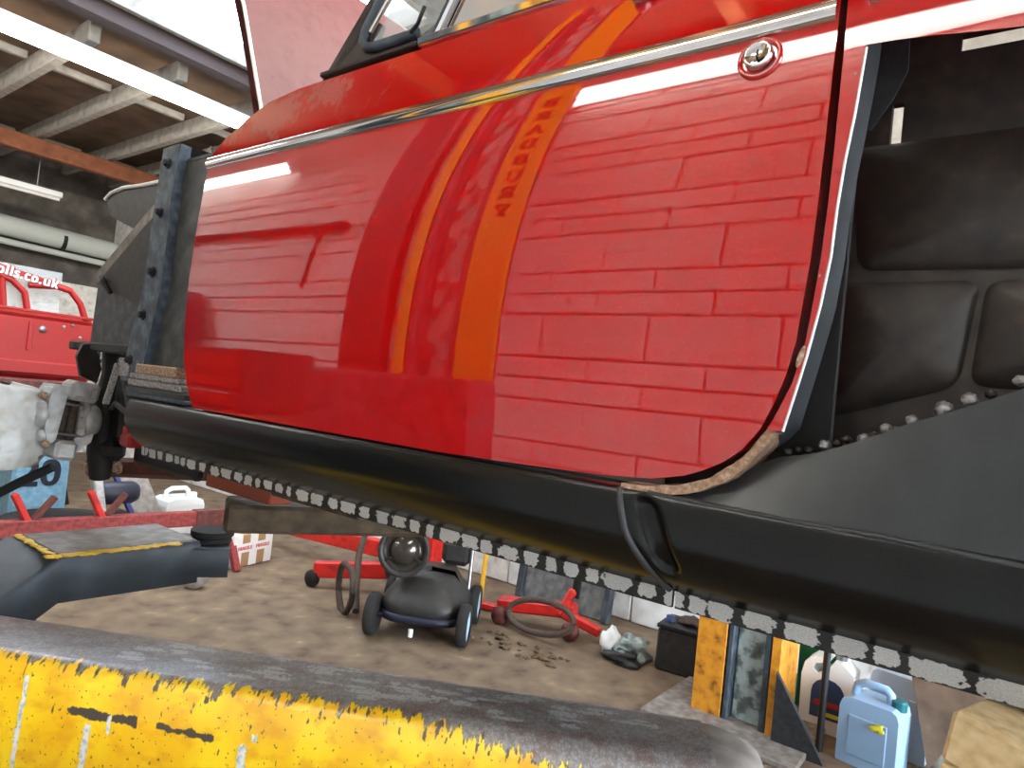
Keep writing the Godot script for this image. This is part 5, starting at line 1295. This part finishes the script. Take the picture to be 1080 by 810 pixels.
	# sticker and tag
	st = begin(); blob(st, Vector3(-0.36, 0.165, -2.283), Vector3(0.022, 0.014, 0.003), 10, 6, 0.5); solo("yellow_sticker", "torn yellow sticker on the pale blue jerrycan", "sticker", st, M.label_yellow)
	# ---- boards and sack at the right edge
	st = begin(); extrude(st, PackedVector2Array([Vector2(-0.19, 0.0), Vector2(-0.30, 0.40), Vector2(0.35, 0.46), Vector2(0.35, 0.0)]), Vector3(0, 0.0, -2.34), Vector3.RIGHT, Vector3(0, 0.95, -0.31), 0.02); solo("plywood_board", "stained brown plywood board leaning beside the pale blue jerrycans", "board", st, M.plywood)
	st = begin(); blob(st, Vector3(-0.02, 0.15, -1.98), Vector3(0.13, 0.15, 0.11), 22, 14, 0.3); solo("rubble_sack", "white stained sack under the pale timber block", "sack", st, M.post_grey)

func build_near_side():
	# what stands along the wall behind the camera and shows in the paint of the door
	var t := thing("wall_pipe", "dark pipe along the white block wall, mirrored across the front of the door", "pipe", Vector3(-4.0, 2.2, 1.54))
	var st := begin(); tube(st, [Vector3(-6.4, 2.30, 1.53), Vector3(-2.85, 2.22, 1.53)], 0.035, 12); part(t, "pipe", st, M.dark_steel)
	for x in [-5.6, -4.4, -3.2]:
		st = begin(); box(st, Vector3(x, 2.25, 1.56), Vector3(0.03, 0.10, 0.07), 0.004); part(t, "bracket", st, M.steel)
	st = begin(); tube(st, [Vector3(-3.05, 2.20, 1.545), Vector3(-3.06, 1.75, 1.545)], 0.012, 8); part(t, "drop_cable", st, M.rubber)
	t = thing("workbench", "steel framed workbench against the white block wall, mirrored low in the door", "bench", Vector3(-3.4, 0, 1.25))
	st = begin(); box(st, Vector3(-3.4, 0.90, 1.23), Vector3(1.7, 0.05, 0.58), 0.006); part(t, "worktop", st, M.timber_old)
	for x in [-4.2, -2.6]:
		for z in [0.98, 1.48]:
			st = begin(); box(st, Vector3(x, 0.438, z), Vector3(0.05, 0.875, 0.05), 0.004); part(t, "leg", st, M.post_grey)
	st = begin(); box(st, Vector3(-3.4, 0.25, 1.23), Vector3(1.6, 0.03, 0.5), 0.004); part(t, "lower_shelf", st, M.timber_old)
	t = thing("tool_chest", "dark tool chest with drawers standing on the workbench", "tool chest", Vector3(-3.0, 0.925, 1.25))
	st = begin(); box(st, Vector3(-3.0, 1.105, 1.25), Vector3(0.62, 0.36, 0.36), 0.01); part(t, "case", st, M.dark_steel)
	for k in 3:
		st = begin(); box(st, Vector3(-3.0, 1.00 + 0.105 * k, 1.066), Vector3(0.56, 0.09, 0.012), 0.003); var d := part(t, "drawer", st, M.workshop_red)
		st = begin(); box(st, Vector3(-3.0, 1.03 + 0.105 * k, 1.056), Vector3(0.5, 0.012, 0.012), 0.003); part(d, "handle", st, M.chrome)
	t = thing("work_coat", "dark work coat hanging on the white block wall", "coat", Vector3(-4.1, 1.2, 1.5))
	st = begin(); grid(st, 24, 10, func(u, v):
		var a: float = TAU * u
		var r := lerpf(0.20, 0.11, smoothstep(0.6, 1.0, v)) * (1.0 + 0.12 * sin(a * 4.0 + v * 2.0))
		return Vector3(-4.1 + cos(a) * r, lerpf(1.05, 1.72, v), 1.50 - sin(a) * 0.05), 1); part(t, "cloth", st, M.navy)
	st = begin(); tube(st, [Vector3(-4.1, 1.70, 1.56), Vector3(-4.1, 1.70, 1.50), Vector3(-4.1, 1.74, 1.48)], 0.006, 8); part(t, "hook", st, M.steel)
